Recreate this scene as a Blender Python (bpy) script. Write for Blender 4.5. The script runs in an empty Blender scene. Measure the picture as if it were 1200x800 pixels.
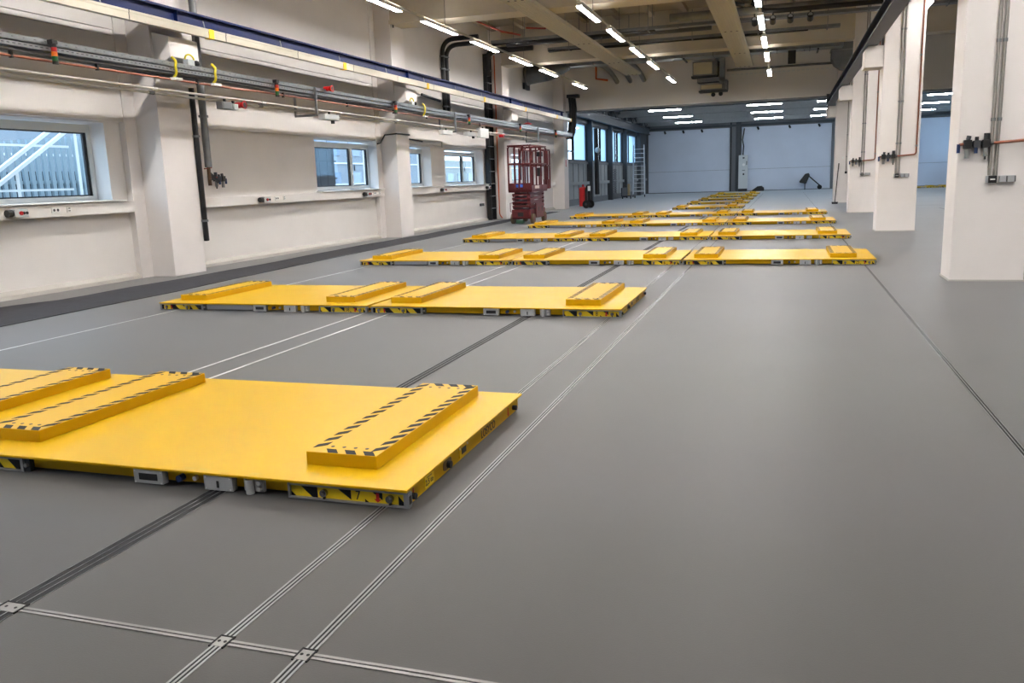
import bpy, bmesh, math, random
from mathutils import Matrix, Vector
S = bpy.context.scene
C = S.collection
rnd = random.Random(5)
PI = math.pi

# ------------------------------------------------------------------ camera, world, exposure
cd = bpy.data.cameras.new('camera')
cam = bpy.data.objects.new('camera', cd); C.objects.link(cam)
cd.sensor_width = 36.0; cd.lens = 976.07 / 1200 * 36
cd.clip_start = 0.05; cd.clip_end = 400
_r = (0.9514034889, 0.3060921712, -0.0337488371)
_u = (-0.0265456585, 0.1907039354, 0.9812886105)
_f = (-0.3068007974, 0.9327055225, -0.1895618077)
cam.matrix_world = Matrix(((_r[0], _u[0], -_f[0], 0), (_r[1], _u[1], -_f[1], 0), (_r[2], _u[2], -_f[2], 1.5), (0, 0, 0, 1)))
S.camera = cam
S.view_settings.view_transform = 'Standard'
S.view_settings.look = 'None'
S.view_settings.gamma = 1
S.view_settings.use_curve_mapping = False
S.view_settings.exposure = 0.0
w = bpy.data.worlds.new('sky'); S.world = w; w.use_nodes = True
nt = w.node_tree; bg = nt.nodes['Background']
tc = nt.nodes.new('ShaderNodeTexCoord'); sep = nt.nodes.new('ShaderNodeSeparateXYZ')
rmp = nt.nodes.new('ShaderNodeValToRGB')
rmp.color_ramp.elements[0].color = (0.70, 0.86, 1.0, 1); rmp.color_ramp.elements[0].position = 0.0
rmp.color_ramp.elements[1].color = (0.55, 0.74, 1.0, 1); rmp.color_ramp.elements[1].position = 0.8
nt.links.new(tc.outputs['Generated'], sep.inputs[0]); nt.links.new(sep.outputs['Z'], rmp.inputs[0])
nt.links.new(rmp.outputs[0], bg.inputs['Color'])
bg.inputs['Strength'].default_value = 5.4
LAMP = 114.0        # tube radiance
FARLAMP = 140.0

# ------------------------------------------------------------------ materials
def lin(c):
    return tuple(((v / 255) / 12.92 if v / 255 <= 0.04045 else ((v / 255 + 0.055) / 1.055) ** 2.4) for v in c)
MATS = {}
def mat(name, rgb, rough=0.5, metal=0.0, var=0.0, scale=6.0, bump=0.0, bscale=80.0, spec=0.5, coat=0.0):
    if name in MATS: return MATS[name]
    m = bpy.data.materials.new(name); m.use_nodes = True; MATS[name] = m
    n = m.node_tree; p = n.nodes['Principled BSDF']
    col = lin(rgb) + (1,)
    p.inputs['Base Color'].default_value = col
    p.inputs['Roughness'].default_value = rough
    p.inputs['Metallic'].default_value = metal
    p.inputs['Specular IOR Level'].default_value = spec
    p.inputs['Coat Weight'].default_value = coat
    if var or bump:
        t = n.nodes.new('ShaderNodeTexCoord')
    if var:
        no = n.nodes.new('ShaderNodeTexNoise'); no.inputs['Scale'].default_value = scale; no.inputs['Detail'].default_value = 4
        r = n.nodes.new('ShaderNodeValToRGB')
        r.color_ramp.elements[0].position = 0.3; r.color_ramp.elements[1].position = 0.7
        r.color_ramp.elements[0].color = tuple(v * (1 - var) for v in col[:3]) + (1,)
        r.color_ramp.elements[1].color = tuple(min(1, v * (1 + var * 0.6)) for v in col[:3]) + (1,)
        n.links.new(t.outputs['Object'], no.inputs['Vector']); n.links.new(no.outputs['Fac'], r.inputs[0])
        n.links.new(r.outputs[0], p.inputs['Base Color'])
        mr = n.nodes.new('ShaderNodeMapRange')
        mr.inputs[3].default_value = max(0.05, rough - 0.06); mr.inputs[4].default_value = min(1, rough + 0.06)
        n.links.new(no.outputs['Fac'], mr.inputs[0]); n.links.new(mr.outputs[0], p.inputs['Roughness'])
    if bump:
        nb = n.nodes.new('ShaderNodeTexNoise'); nb.inputs['Scale'].default_value = bscale; nb.inputs['Detail'].default_value = 3
        b = n.nodes.new('ShaderNodeBump'); b.inputs['Strength'].default_value = bump; b.inputs['Distance'].default_value = 0.01
        n.links.new(t.outputs['Object'], nb.inputs['Vector']); n.links.new(nb.outputs['Fac'], b.inputs['Height'])
        n.links.new(b.outputs[0], p.inputs['Normal'])
    return m
def emit(name, rgb, strength):
    m = bpy.data.materials.new(name); m.use_nodes = True; n = m.node_tree
    for x in list(n.nodes): n.nodes.remove(x)
    o = n.nodes.new('ShaderNodeOutputMaterial'); e = n.nodes.new('ShaderNodeEmission')
    e.inputs[0].default_value = tuple(rgb) + (1,); e.inputs[1].default_value = strength
    n.links.new(e.outputs[0], o.inputs[0]); return m
def glassy(name, tint, gloss=0.12, frost=0.0):
    m = bpy.data.materials.new(name); m.use_nodes = True; n = m.node_tree
    for x in list(n.nodes): n.nodes.remove(x)
    o = n.nodes.new('ShaderNodeOutputMaterial')
    t = n.nodes.new('ShaderNodeBsdfTransparent'); t.inputs[0].default_value = tuple(tint) + (1,)
    g = n.nodes.new('ShaderNodeBsdfGlossy'); g.inputs['Roughness'].default_value = 0.03
    fr = n.nodes.new('ShaderNodeLayerWeight'); fr.inputs[0].default_value = 0.5
    pw = n.nodes.new('ShaderNodeMath'); pw.operation = 'POWER'; pw.inputs[1].default_value = 5
    ma = n.nodes.new('ShaderNodeMath'); ma.operation = 'MULTIPLY_ADD'; ma.inputs[1].default_value = 0.6; ma.inputs[2].default_value = 0.04
    n.links.new(fr.outputs['Facing'], pw.inputs[0]); n.links.new(pw.outputs[0], ma.inputs[0])
    mx = n.nodes.new('ShaderNodeMixShader'); n.links.new(ma.outputs[0], mx.inputs[0])
    n.links.new(g.outputs[0], mx.inputs[2])
    if frost:
        d = n.nodes.new('ShaderNodeBsdfTranslucent'); d.inputs[0].default_value = tuple(tint) + (1,)
        m2 = n.nodes.new('ShaderNodeMixShader'); m2.inputs[0].default_value = frost
        n.links.new(t.outputs[0], m2.inputs[1]); n.links.new(d.outputs[0], m2.inputs[2]); n.links.new(m2.outputs[0], mx.inputs[1])
    else:
        n.links.new(t.outputs[0], mx.inputs[1])
    n.links.new(mx.outputs[0], o.inputs[0]); return m

WALL = mat('white_wall_paint', (230, 225, 220), 0.8, var=0.03, scale=1.5, bump=0.05, bscale=60)
CONC = mat('white_column_paint', (234, 228, 224), 0.75, var=0.03, scale=2.0, bump=0.06, bscale=40)
CEIL = mat('ceiling_concrete', (160, 148, 130), 0.85, var=0.05, scale=1.2)
BEAMM = mat('ceiling_beam_paint', (204, 195, 178), 0.8, var=0.03)
KERB = mat('grey_kerb_paint', (186, 182, 174), 0.6, var=0.06, scale=3)
FLOORM = mat('grey_epoxy_floor', (54, 52, 49), 0.5, var=0.06, scale=0.6, bump=0.03, bscale=140, spec=0.3)
MATM = mat('dark_grey_floor_fabric', (58, 58, 62), 0.85, var=0.2, scale=5, bump=0.5, bscale=12, spec=0.15)
FLOORM.node_tree.nodes['Principled BSDF'].inputs['Sheen Weight'].default_value = 0.55
FLOORM.node_tree.nodes['Principled BSDF'].inputs['Sheen Roughness'].default_value = 0.35
YEL = mat('yellow_trolley_paint', (200, 158, 2), 0.40, var=0.02, scale=2.5, spec=0.22)
YELP = mat('yellow_pad_paint', (200, 156, 3), 0.42, var=0.02, scale=3, spec=0.25)
YELT = mat('yellow_tape', (228, 196, 20), 0.5)
BLK = mat('black_plastic', (18, 18, 20), 0.45)
BLKT = mat('black_tape', (16, 16, 18), 0.6, spec=0.2)
RUB = mat('black_rubber', (22, 22, 23), 0.85)
STEEL = mat('brushed_steel', (214, 214, 214), 0.42, metal=0.45, var=0.06, scale=20)
RAILM = mat('worn_rail_steel', (140, 140, 140), 0.3, metal=0.85, var=0.1, scale=9)
GALV = mat('galvanised_steel', (150, 152, 153), 0.42, metal=0.85, var=0.15, scale=15)
GALVD = mat('dull_galvanised_steel', (128, 130, 132), 0.5, metal=0.7, var=0.15, scale=4)
GREYP = mat('grey_plastic', (168, 170, 172), 0.5)
LGREY = mat('light_grey_enclosure', (196, 200, 200), 0.5)
DGREY = mat('dark_grey_metal', (62, 64, 68), 0.5, metal=0.3)
ALU = mat('aluminium_profile', (150, 153, 158), 0.45, metal=0.6)
WHT = mat('white_plastic', (232, 232, 228), 0.4)
CREAM = mat('cream_conductor_profile', (196, 190, 172), 0.45)
REDM = mat('red_machine_paint', (88, 7, 12), 0.42, var=0.08, scale=5)
REDX = mat('bright_red_paint', (196, 24, 28), 0.35)
REDL = mat('red_sticker', (190, 20, 24), 0.5)
REDP = mat('red_oxide_pipe', (140, 48, 36), 0.5, var=0.1)
COP = mat('copper_pipe', (140, 88, 68), 0.4, metal=0.8, var=0.15, scale=12)
BLUE = mat('dark_blue_crane_paint', (7, 26, 78), 0.5, spec=0.25, var=0.05)
NAVY = mat('navy_crane_paint', (14, 22, 48), 0.45)
BLUEK = mat('blue_knob_plastic', (22, 44, 90), 0.4)
ORG = mat('orange_lens', (232, 120, 24), 0.3)
GRN = mat('green_lens', (20, 96, 44), 0.3)
REDS = mat('red_lens', (170, 24, 22), 0.3)
YCAB = mat('yellow_cable', (226, 206, 30), 0.5)
TYRE = mat('worn_tan_tyre', (116, 98, 76), 0.85, var=0.2, scale=20)
WOOD = mat('pale_wood', (184, 160, 120), 0.7, var=0.1)
FARW = mat('grey_blue_gate_panel', (202, 209, 222), 0.6, var=0.04, scale=0.8)
FARG = mat('old_hall_grey', (106, 108, 112), 0.7, var=0.08, scale=1)
FARS = mat('old_hall_steel', (66, 70, 74), 0.6, var=0.1)
FARP = mat('old_hall_panel', (150, 152, 152), 0.7, var=0.06)
FARC = mat('old_hall_ceiling', (100, 104, 108), 0.8, var=0.08)
BEIGE = mat('beige_filter_face', (196, 184, 150), 0.7)
SHEET = mat('sheet_metal_duct', (150, 156, 160), 0.35, metal=0.8, var=0.2, scale=3)
TUBE = emit('lit_tube', (1.0, 0.965, 0.94), LAMP)
UPLIGHT = emit('added_uplight_glow', (1.0, 0.965, 0.92), LAMP * 0.45)  # made-up upward glow that brightens the ceiling and upper walls
TUBEF = emit('lit_tube_old_hall', (0.86, 0.93, 1.0), FARLAMP)
GLASS = glassy('window_glass', (0.92, 0.97, 1.0))
FROST = glassy('frosted_glass', (0.62, 0.76, 0.86), frost=0.5)
PLENS = mat('signal_green_glow', (150, 210, 60), 0.4)

# ------------------------------------------------------------------ mesh helper
class G:
    def __init__(s): s.v = []; s.f = []; s.mi = []; s.m = 0
    def add(s, vs, fs):
        b = len(s.v); s.v += [tuple(x) for x in vs]
        for f in fs: s.f.append(tuple(b + i for i in f)); s.mi.append(s.m)
        return s
    def box(s, x0, x1, y0, y1, z0, z1):
        return s.add([(x0, y0, z0), (x1, y0, z0), (x1, y1, z0), (x0, y1, z0), (x0, y0, z1), (x1, y0, z1), (x1, y1, z1), (x0, y1, z1)],
                     [(0, 3, 2, 1), (4, 5, 6, 7), (0, 1, 5, 4), (1, 2, 6, 5), (2, 3, 7, 6), (3, 0, 4, 7)])
    def cbox(s, x, y, z, sx, sy, sz): return s.box(x - sx / 2, x + sx / 2, y - sy / 2, y + sy / 2, z - sz / 2, z + sz / 2)
    def prism(s, pts, axis, a, b):
        n = len(pts)
        def P(p, t): return {'x': (t, p[0], p[1]), 'y': (p[0], t, p[1]), 'z': (p[0], p[1], t)}[axis]
        vs = [P(p, a) for p in pts] + [P(p, b) for p in pts]
        fs = [tuple(range(n))[::-1], tuple(range(n, 2 * n))] + [(i, (i + 1) % n, n + (i + 1) % n, n + i) for i in range(n)]
        return s.add(vs, fs)
    def cyl(s, p0, p1, r, n=12, r1=None):
        p0 = Vector(p0); p1 = Vector(p1); d = p1 - p0
        if d.length < 1e-6: return s
        d.normalize(); a = d.orthogonal().normalized(); b = d.cross(a); r1 = r if r1 is None else r1
        vs = []
        for p, rr in ((p0, r), (p1, r1)):
            for i in range(n):
                t = 2 * PI * i / n; vs.append(p + (a * math.cos(t) + b * math.sin(t)) * rr)
        return s.add(vs, [tuple(range(n))[::-1], tuple(range(n, 2 * n))] + [(i, (i + 1) % n, n + (i + 1) % n, n + i) for i in range(n)])
    def tube(s, pts, r, n=8):
        pts = [Vector(p) for p in pts]; rings = []; a = None
        for i, p in enumerate(pts):
            d = (pts[min(i + 1, len(pts) - 1)] - pts[max(i - 1, 0)]).normalized()
            if a is None: a = d.orthogonal().normalized()
            else:
                a = (a - d * a.dot(d)); a = a.normalized() if a.length > 1e-5 else d.orthogonal().normalized()
            b = d.cross(a)
            rings.append([p + (a * math.cos(2 * PI * k / n) + b * math.sin(2 * PI * k / n)) * r for k in range(n)])
        vs = [q for rg in rings for q in rg]; fs = [tuple(range(n))[::-1], tuple((len(pts) - 1) * n + k for k in range(n))]
        for i in range(len(pts) - 1):
            for k in range(n):
                fs.append((i * n + k, i * n + (k + 1) % n, (i + 1) * n + (k + 1) % n, (i + 1) * n + k))
        return s.add(vs, fs)
    def bar(s, p0, p1, w, h, up=(0, 0, 1)):
        p0 = Vector(p0); p1 = Vector(p1); d = (p1 - p0).normalized(); u = Vector(up)
        x = d.cross(u)
        if x.length < 1e-4: x = d.orthogonal()
        x.normalize(); u = x.cross(d)
        vs = [p + x * (sx * w / 2) + u * (sy * h / 2) for p in (p0, p1) for sx, sy in ((-1, -1), (1, -1), (1, 1), (-1, 1))]
        return s.add(vs, [(3, 2, 1, 0), (4, 5, 6, 7), (0, 1, 5, 4), (1, 2, 6, 5), (2, 3, 7, 6), (3, 0, 4, 7)])
    def sphere(s, c, r, n=12, m=8, sz=1.0):
        vs = [(c[0], c[1], c[2] + r * sz)]
        for j in range(1, m):
            for i in range(n):
                t = PI * j / m; q = 2 * PI * i / n
                vs.append((c[0] + r * math.sin(t) * math.cos(q), c[1] + r * math.sin(t) * math.sin(q), c[2] + r * sz * math.cos(t)))
        vs.append((c[0], c[1], c[2] - r * sz)); L = len(vs) - 1
        fs = [(0, 1 + i, 1 + (i + 1) % n) for i in range(n)]
        for j in range(m - 2):
            for i in range(n):
                a = 1 + j * n; fs.append((a + i, a + n + i, a + n + (i + 1) % n, a + (i + 1) % n))
        fs += [(L, 1 + (m - 2) * n + (i + 1) % n, 1 + (m - 2) * n + i) for i in range(n)]
        return s.add(vs, fs)
    def poly(s, pts): return s.add(pts, [tuple(range(len(pts)))])
    def obj(s, name, mats, parent=None, bevel=0.0, smooth=False, loc=None, stuff=False):
        me = bpy.data.meshes.new(name)
        me.from_pydata(s.v, [], s.f)
        if not isinstance(mats, (list, tuple)): mats = [mats]
        for m in mats: me.materials.append(m)
        if len(mats) > 1: me.polygons.foreach_set('material_index', s.mi)
        me.update()
        bm = bmesh.new(); bm.from_mesh(me); bmesh.ops.recalc_face_normals(bm, faces=bm.faces); bm.to_mesh(me); bm.free()
        if smooth:
            me.polygons.foreach_set('use_smooth', [True] * len(me.polygons)); me.set_sharp_from_angle(angle=0.7)
        o = bpy.data.objects.new(name, me); C.objects.link(o)
        if parent: o.parent = parent
        if loc: o.location = loc
        if stuff: o['kind'] = 'stuff'
        if bevel:
            b = o.modifiers.new('bevel', 'BEVEL'); b.width = bevel; b.segments = 2; b.limit_method = 'ANGLE'
        return o
def thing(name, label, cat, loc=(0, 0, 0), rz=0.0, group=None):
    o = bpy.data.objects.new(name, None); C.objects.link(o); o.empty_display_size = 0.1
    o.location = loc; o.rotation_euler = (0, 0, rz)
    o['label'] = label; o['category'] = cat
    if group: o['group'] = group
    return o
def tag(o, label, cat, group=None):
    o['label'] = label; o['category'] = cat
    if group: o['group'] = group
    return o
def struct(o, label=None):
    o['kind'] = 'structure'
    if label: o['label'] = label
    return o
def dup(root, loc, label, rz=None):
    r = root.copy(); C.objects.link(r); r.location = loc; r['label'] = label
    if rz is not None: r.rotation_euler = (0, 0, rz)
    for ch in KIDS[root.name]:
        c = ch.copy(); C.objects.link(c); c.parent = r
        for g in KIDS.get(ch.name, ()):
            d = g.copy(); C.objects.link(d); d.parent = c
    return r
KIDS = {}
def remember(root):
    def rec(o):
        ks = [x for x in bpy.data.objects if x.parent is o]
        if ks: KIDS[o.name] = ks
        for k in ks: rec(k)
    rec(root)
def lettering(name, s, size, m, parent, loc, rot, squash=1.0):
    cu = bpy.data.curves.new('t', 'FONT'); cu.body = s; cu.size = size; cu.extrude = 0.0006; cu.offset = size * 0.010
    cu.align_x = 'CENTER'; cu.align_y = 'CENTER'
    t = bpy.data.objects.new('t', cu); C.objects.link(t)
    dg = bpy.context.evaluated_depsgraph_get()
    me = bpy.data.meshes.new_from_object(t.evaluated_get(dg)); me.name = name
    bpy.data.objects.remove(t); bpy.data.curves.remove(cu)
    me.materials.clear(); me.materials.append(m)
    o = bpy.data.objects.new(name, me); C.objects.link(o); o.parent = parent; o.location = loc; o.rotation_euler = rot
    o.scale = (squash, 1, 1)
    return o
ORD = ['first', 'second', 'third', 'fourth', 'fifth', 'sixth', 'seventh', 'eighth', 'ninth', 'tenth', 'eleventh', 'twelfth', 'thirteenth']

# ------------------------------------------------------------------ room shell
YB, YH, YF = -13.0, 41.5, 72.0          # wall behind, header between the halls, far wall
XL, XR = -11.05, 13.0
CZ = 7.25
floor = struct(G().box(-11.7, XR + .3, YB - .3, YF + .3, -0.2, 0).obj('floor', FLOORM), 'grey coated concrete floor of the hall')

def rail(x, y0, y1, w, kind):
    g = G()
    if kind == 'thin':
        return g.box(x - w / 2, x + w / 2, y0, y1, 0, 0.0022).obj('guide_rail', STEEL, floor)
    if kind == 'dark':                                  # black conductor strip with bright edges
        g.m = 0; g.box(x - w / 2, x + w / 2, y0, y1, 0, 0.0012)
        g.m = 1
        for k in (-.17, .17): g.box(x + k * w - .0018, x + k * w + .0018, y0, y1, 0, 0.0026)
        for k in (-.5, .5): g.box(x + k * w - .0014, x + k * w + .0014, y0, y1, 0, 0.002)
        return g.obj('conductor_strip', [BLKT, RAILM], floor)
    g.m = 1; g.box(x - w / 2, x + w / 2, y0, y1, 0, 0.001)
    g.m = 0
    for k in (-.5, 0, .5): g.box(x + k * w - w * (.11 if x < 0 else .08), x + k * w + w * (.11 if x < 0 else .08), y0, y1, 0, 0.0026)
    return g.obj('guide_rail', [RAILM, BLKT], floor)
for x, y1 in ((-1.452, 63), (-1.772, 63), (1.236, 33), (-7.45, 33), (-4.755, 63), (-4.42, 63)):
    rail(x, -2.0, y1, .034 if x > 0 else 0.034 if x > -4 else .026, 'rail' if x > -4 else 'thin')
rail(-2.705, -2.0, 63, 0.10, 'dark')
rail(1.236, 33.6, 63, 0.02, 'rail')
g = G(); g.m = 1; g.box(-9, 4, 2.137 - .014, 2.137 + .014, 0, .001); g.m = 0
for k in (-.5, .5): g.box(-9, 4, 2.137 + k * .020 - .0065, 2.137 + k * .020 + .0065, 0, .0026)
g.obj('cross_rail', [mat('dull_rail_steel', (132, 130, 128), .38, metal=.8, var=.25, scale=6), BLKT], floor)
for x in (-1.452, -1.772, -2.705, 1.236):               # crossing plates
    g = G(); w2 = .05 if x == -2.705 else .026
    g.m = 0; g.box(x - w2, x + w2, 2.137 - .03, 2.137 + .03, 0, .0032)
    g.m = 1
    for sx in (-1, 1):
        g.box(x + sx * w2 - .003, x + sx * w2 + .003, 2.137 - .036, 2.137 + .036, 0, .005)
        g.cyl((x + sx * w2 * .45, 2.137, .003), (x + sx * w2 * .45, 2.137, .0045), .006, 8)
    g.box(x - w2, x + w2, 2.137 + .028, 2.137 + .034, 0, .005)
    g.obj('crossing_plate', [mat('dull_rail_steel', (132, 130, 128), .38, metal=.8, var=.25, scale=6), BLKT], floor)
for y in (36.5, 47.5, 58):                              # thin floor joints in the far half
    G().box(2.2, 12.5, y, y + .03, 0, .0012).obj('floor_joint', DGREY, floor)
G().box(5.35, 5.39, 6, 34, 0, .0015).obj('floor_joint', DGREY, floor)

# left wall: lower part with window openings, thicker upper part
wl = bpy.data.objects.new('wall_left', None); C.objects.link(wl); struct(wl, 'white left long wall with recessed windows')
WX = -11.05
def wallrun(y0, y1, opens):
    g = G(); y = y0
    for a, b, z0, z1 in opens:
        g.box(WX - .5, WX, y, a, 0, 2.72); g.box(WX - .5, WX, a, b, 0, z0)
        if z1 < 2.72: g.box(WX - .5, WX, a, b, z1, 2.72)
        y = b
    g.box(WX - .5, WX, y, y1, 0, 2.72)
    return g.obj('lower_wall', WALL, wl)
COLY = [12.42, 21.95, 31.6, 41.0]
wallrun(YB, 12.45, [(-3, 1, 1.39, 2.70), (6.0, 11.78, 1.39, 2.70)])
wallrun(13.3, 22.0, [(18.55, 21.98, 1.39, 2.70)])
wallrun(22.7, 31.7, [(22.85, 25.75, 1.39, 2.66), (26.95, 30.78, 1.39, 2.62)])
wallrun(32.4, 41.2, [(33.4, 36.9, 1.39, 2.62)])
g = G()
bays = [(YB, COLY[0]), (COLY[0] + .8, COLY[1]), (COLY[1] + .8, COLY[2]), (COLY[2] + .8, COLY[3])]
for a, b in bays:
    g.box(WX - .5, WX + .10, a, b, 2.72, 4.14)
    g.box(WX - .5, WX + .085, a, b, 4.15, 4.24)
    g.box(WX - .5, WX + .10, a, b, 4.25, CZ)
g.obj('upper_wall', WALL, wl)
for a, b in bays:
    G().prism([(WX, 0), (WX + .10, 0), (WX + .09, .06), (WX, .12)], 'y', a, b).obj('kerb', KERB, wl)
# pilaster strips beside the columns
for y in COLY[:2]:
    G().box(WX, WX + .12, y - .28, y, 0, CZ).obj('pilaster', CONC, wl)
struct(G().box(WX - .8, XR + .3, YB - .3, YB, 0, CZ).obj('wall_back', FARG), 'grey wall behind the camera')  # made grey to reduce bounce light
wr = struct(bpy.data.objects.new('wall_right', None), 'right outer wall with an added window band in the far hall'); C.objects.link(wr)
G().box(XR, XR + .3, YB, 43, 0, CZ).obj('wall', FARP, wr)
G().box(XR, XR + .3, 43, YF, 0, 2.4).obj('wall', WALL, wr); G().box(XR, XR + .3, 43, YF, 4.7, CZ).obj('wall', WALL, wr); G().box(XR, XR + .3, 71, YF, 2.4, 4.7).obj('wall', WALL, wr)
wn = struct(bpy.data.objects.new('window_10', None), 'added unseen frosted window band that lights the far hall from the right wall'); C.objects.link(wn)  # added out of view to let more daylight into the far hall
for k in range(7):
    G().box(XR + .1, XR + .115, 43.05 + 4 * k, 46.95 + 4 * k, 2.4, 4.7).obj('pane', FROST, wn); G().box(XR + .05, XR + .2, 46.95 + 4 * k, 47.05 + 4 * k, 2.4, 4.7).obj('frame', FARS, wn)
# ceiling slab with shallow ribs
cl = struct(G().box(-11.6, XR + .3, YB - .3, YH + .6, CZ, CZ + .3).obj('ceiling', CEIL), 'pale ribbed concrete ceiling of the hall')
for x in [i * 1.2 - 10.7 for i in range(20)]:
    G().box(x - .09, x + .09, YB, YH - .04, CZ - .16, CZ).obj('ceiling_rib', CEIL, cl)
# header between the two halls
hd = struct(bpy.data.objects.new('wall_header', None), 'deep pale wall panel above the opening to the far hall'); C.objects.link(hd)
G().box(-11.5, XR, YH, YH + .5, 4.77, CZ).obj('header_panel', mat('header_paint', (243, 238, 230), .8), hd)
G().box(-11.5, XR, YH - .03, YH + .53, 4.70, 4.77).obj('header_edge', GALVD, hd)
G().cyl((-3.31, YH - .012, 5.13), (-3.31, YH + .01, 5.13), .10, 14).cyl((-2.97, YH - .012, 5.15), (-2.97, YH + .01, 5.15), .10, 14).obj('pipe_hole', BLK, hd)

# cross beams of the near hall
def cross_beam(y, z0, label):
    t = thing('ceiling_beam', label, 'beam', (0, y, z0))
    G().box(-10.45, XR, 0.01, .75, .03, CZ - z0).obj('web', BEAMM, t)
    G().prism([(-.02, 0), (.77, 0), (.77, .10), (-.02, .10)], 'x', -10.46, XR).obj('lower_edge', BEAMM, t)
    return t
cross_beam(12.45, 5.82, 'concrete cross beam over the nearest left column')
cross_beam(21.95, 5.82, 'concrete cross beam over the middle left column, nearer of the two in view')
cross_beam(31.6, 5.82, 'concrete cross beam near the far end, in front of the header')
cross_beam(3.0, 5.82, 'concrete cross beam overhead near the camera')

# ------------------------------------------------------------------ columns
def left_column(y, label, corbel=True, front=-10.44):
    t = thing('concrete_column', label, 'column', (-10.75, y, 0), 0, 'columns along the left wall')
    x0, x1 = WX - .3 + 10.75, front + 10.75
    G().box(x0, x1, 0, .86, 0, CZ - .01).obj('shaft', CONC, t, bevel=.012)
    if corbel:
        G().prism([(x1 - .02, 3.58), (x1 + .28, 3.74), (x1 + .35, 3.79), (x1 + .35, 4.12), (x1 - .02, 4.22)], 'y', .05, .80).obj('corbel', CONC, t, bevel=.015)
        G().box(x1 - .02, x1 + .30, -.02, .88, 3.66, 3.69).obj('bearing_plate', DGREY, t)
    return t
left_column(COLY[0], 'white column on the left wall nearest the camera, right of the first window')
left_column(COLY[1], 'white column on the left wall right of the window with the dark panes')
left_column(COLY[2], 'white column on the left wall behind the red scissor lift, left of it')
left_column(COLY[3], 'white corner column at the far end of the left wall', False)
left_column(2.9, 'white left column beside the camera, out of the picture')
def right_column(y, label):
    t = thing('concrete_column', label, 'column', (2.1, y, 0), 0, 'free columns on the right')
    G().box(0, .86, 0, .68, 0, CZ - .01).obj('shaft', CONC, t, bevel=.015)
    G().prism([(.01, 3.80), (-.41, 3.80), (-.41, 4.20), (-.33, 4.29), (.01, 4.29)], 'y', .02, .66).obj('corbel', CONC, t, bevel=.012)
    G().box(-.012, .872, -.012, .692, 0, .02).obj('base_seal', KERB, t)
    return t
RC = [12.2, 21.9, 31.5, 41.15]
for y, l in zip(RC, ['nearest white column, large at the right edge of the picture', 'second white column from the right edge, with the copper air pipe',
                     'third white column from the right edge, half hidden by the second', 'farthest white column of the right row, with a broom leaning on it']):
    right_column(y, l)
right_column(2.6, 'white right column beside the camera, out of the picture')

# ------------------------------------------------------------------ far (old) hall
t = struct(bpy.data.objects.new('wall_far', None), 'grey end wall of the far hall with large gate panels'); C.objects.link(t)
G().box(-11.6, XR, YF, YF + .3, 0, 7.0).obj('backing', FARG, t)
for x0, x1 in ((-11.0, -4.35), (-3.45, 3.4), (4.6, 12.4)):
    for z0, z1 in ((0.05, 1.75), (1.77, 5.1)):
        G().box(x0, x1, YF - .12, YF - .01, z0, z1).obj('gate_panel', FARW, t)
for x0, x1, m in ((-4.33, -4.22, BLK), (-4.2, -3.9, FARG), (-3.88, -3.5, FARS), (3.42, 3.72, FARG), (3.75, 4.05, FARP), (4.1, 4.5, FARG)):
    G().box(x0, x1, YF - .28, YF - .01, 0, 6.0).obj('wall_post', m, t)
G().box(-11.2, XR, YF - .35, YF - .12, 5.16, 5.34).obj('gate_header', FARS, t)
for x in (-9.6, -8.1, -6.6, -2.2, .2, 2.4): G().cyl((x, YF - .5, 5.02), (x + .08, YF - .62, 4.86), .08, 8).obj('spotlight', BLK, t)
# far hall ceiling and left wall
cf = struct(G().box(-11.6, XR, YH + .5, YF + .3, 6.5, 6.8).obj('ceiling_far', FARC), 'dark ceiling of the far hall')
for i, y in enumerate((45.0, 51.5, 58.0, 64.6, 70.0)):
    o = G().box(-11.2, XR, y - .08, y + .08, 5.42, 5.46).box(-11.2, XR, y - .02, y + .02, 5.46, 5.80).box(-11.2, XR, y - .08, y + .08, 5.80, 5.84)
    tag(o.obj('steel_beam', FARP), '%s grey steel cross beam of the far hall counted from the header' % ORD[i], 'beam', 'steel beams of the far hall')
for x in (-3.2, 3.6):
    tag(G().bar((x - .6, 44, 5.95), (x, 71, 5.95), .12, .16).obj('steel_beam', FARG), 'grey lengthwise steel brace under the far hall ceiling, %s' % ('left' if x < 0 else 'right'), 'beam')
wf = struct(bpy.data.objects.new('wall_left_far', None), 'old grey left wall of the far hall below and above tall windows'); C.objects.link(wf)
G().box(-11.6, -11.25, YH + .4, YF, 0, .35).obj('plinth', FARG, wf)
G().box(-11.6, -11.2, YH + .4, YF, 2.30, 2.46).obj('sill_beam', FARG, wf)
G().box(-11.6, -11.2, YH + .4, YF, 4.62, 6.5).obj('upper_cladding', FARS, wf)
G().box(-11.25, -11.13, YH + .4, YF, 1.12, 1.30).obj('service_duct', FARP, wf)
y = YH + .4; k = 0
while y < YF - .1:
    G().box(-11.55, -11.28 + .03 * (k % 2), y, min(y + .60, YF), .35, 2.30).obj('panel', FARP, wf); y += .62; k += 1
for y in (42.1, 49.9, 56.0, 61.4, 67.6):
    G().box(-11.45, -10.95, y - .14, y + .14, 0, 6.5).obj('steel_post', FARS, wf)
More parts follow.
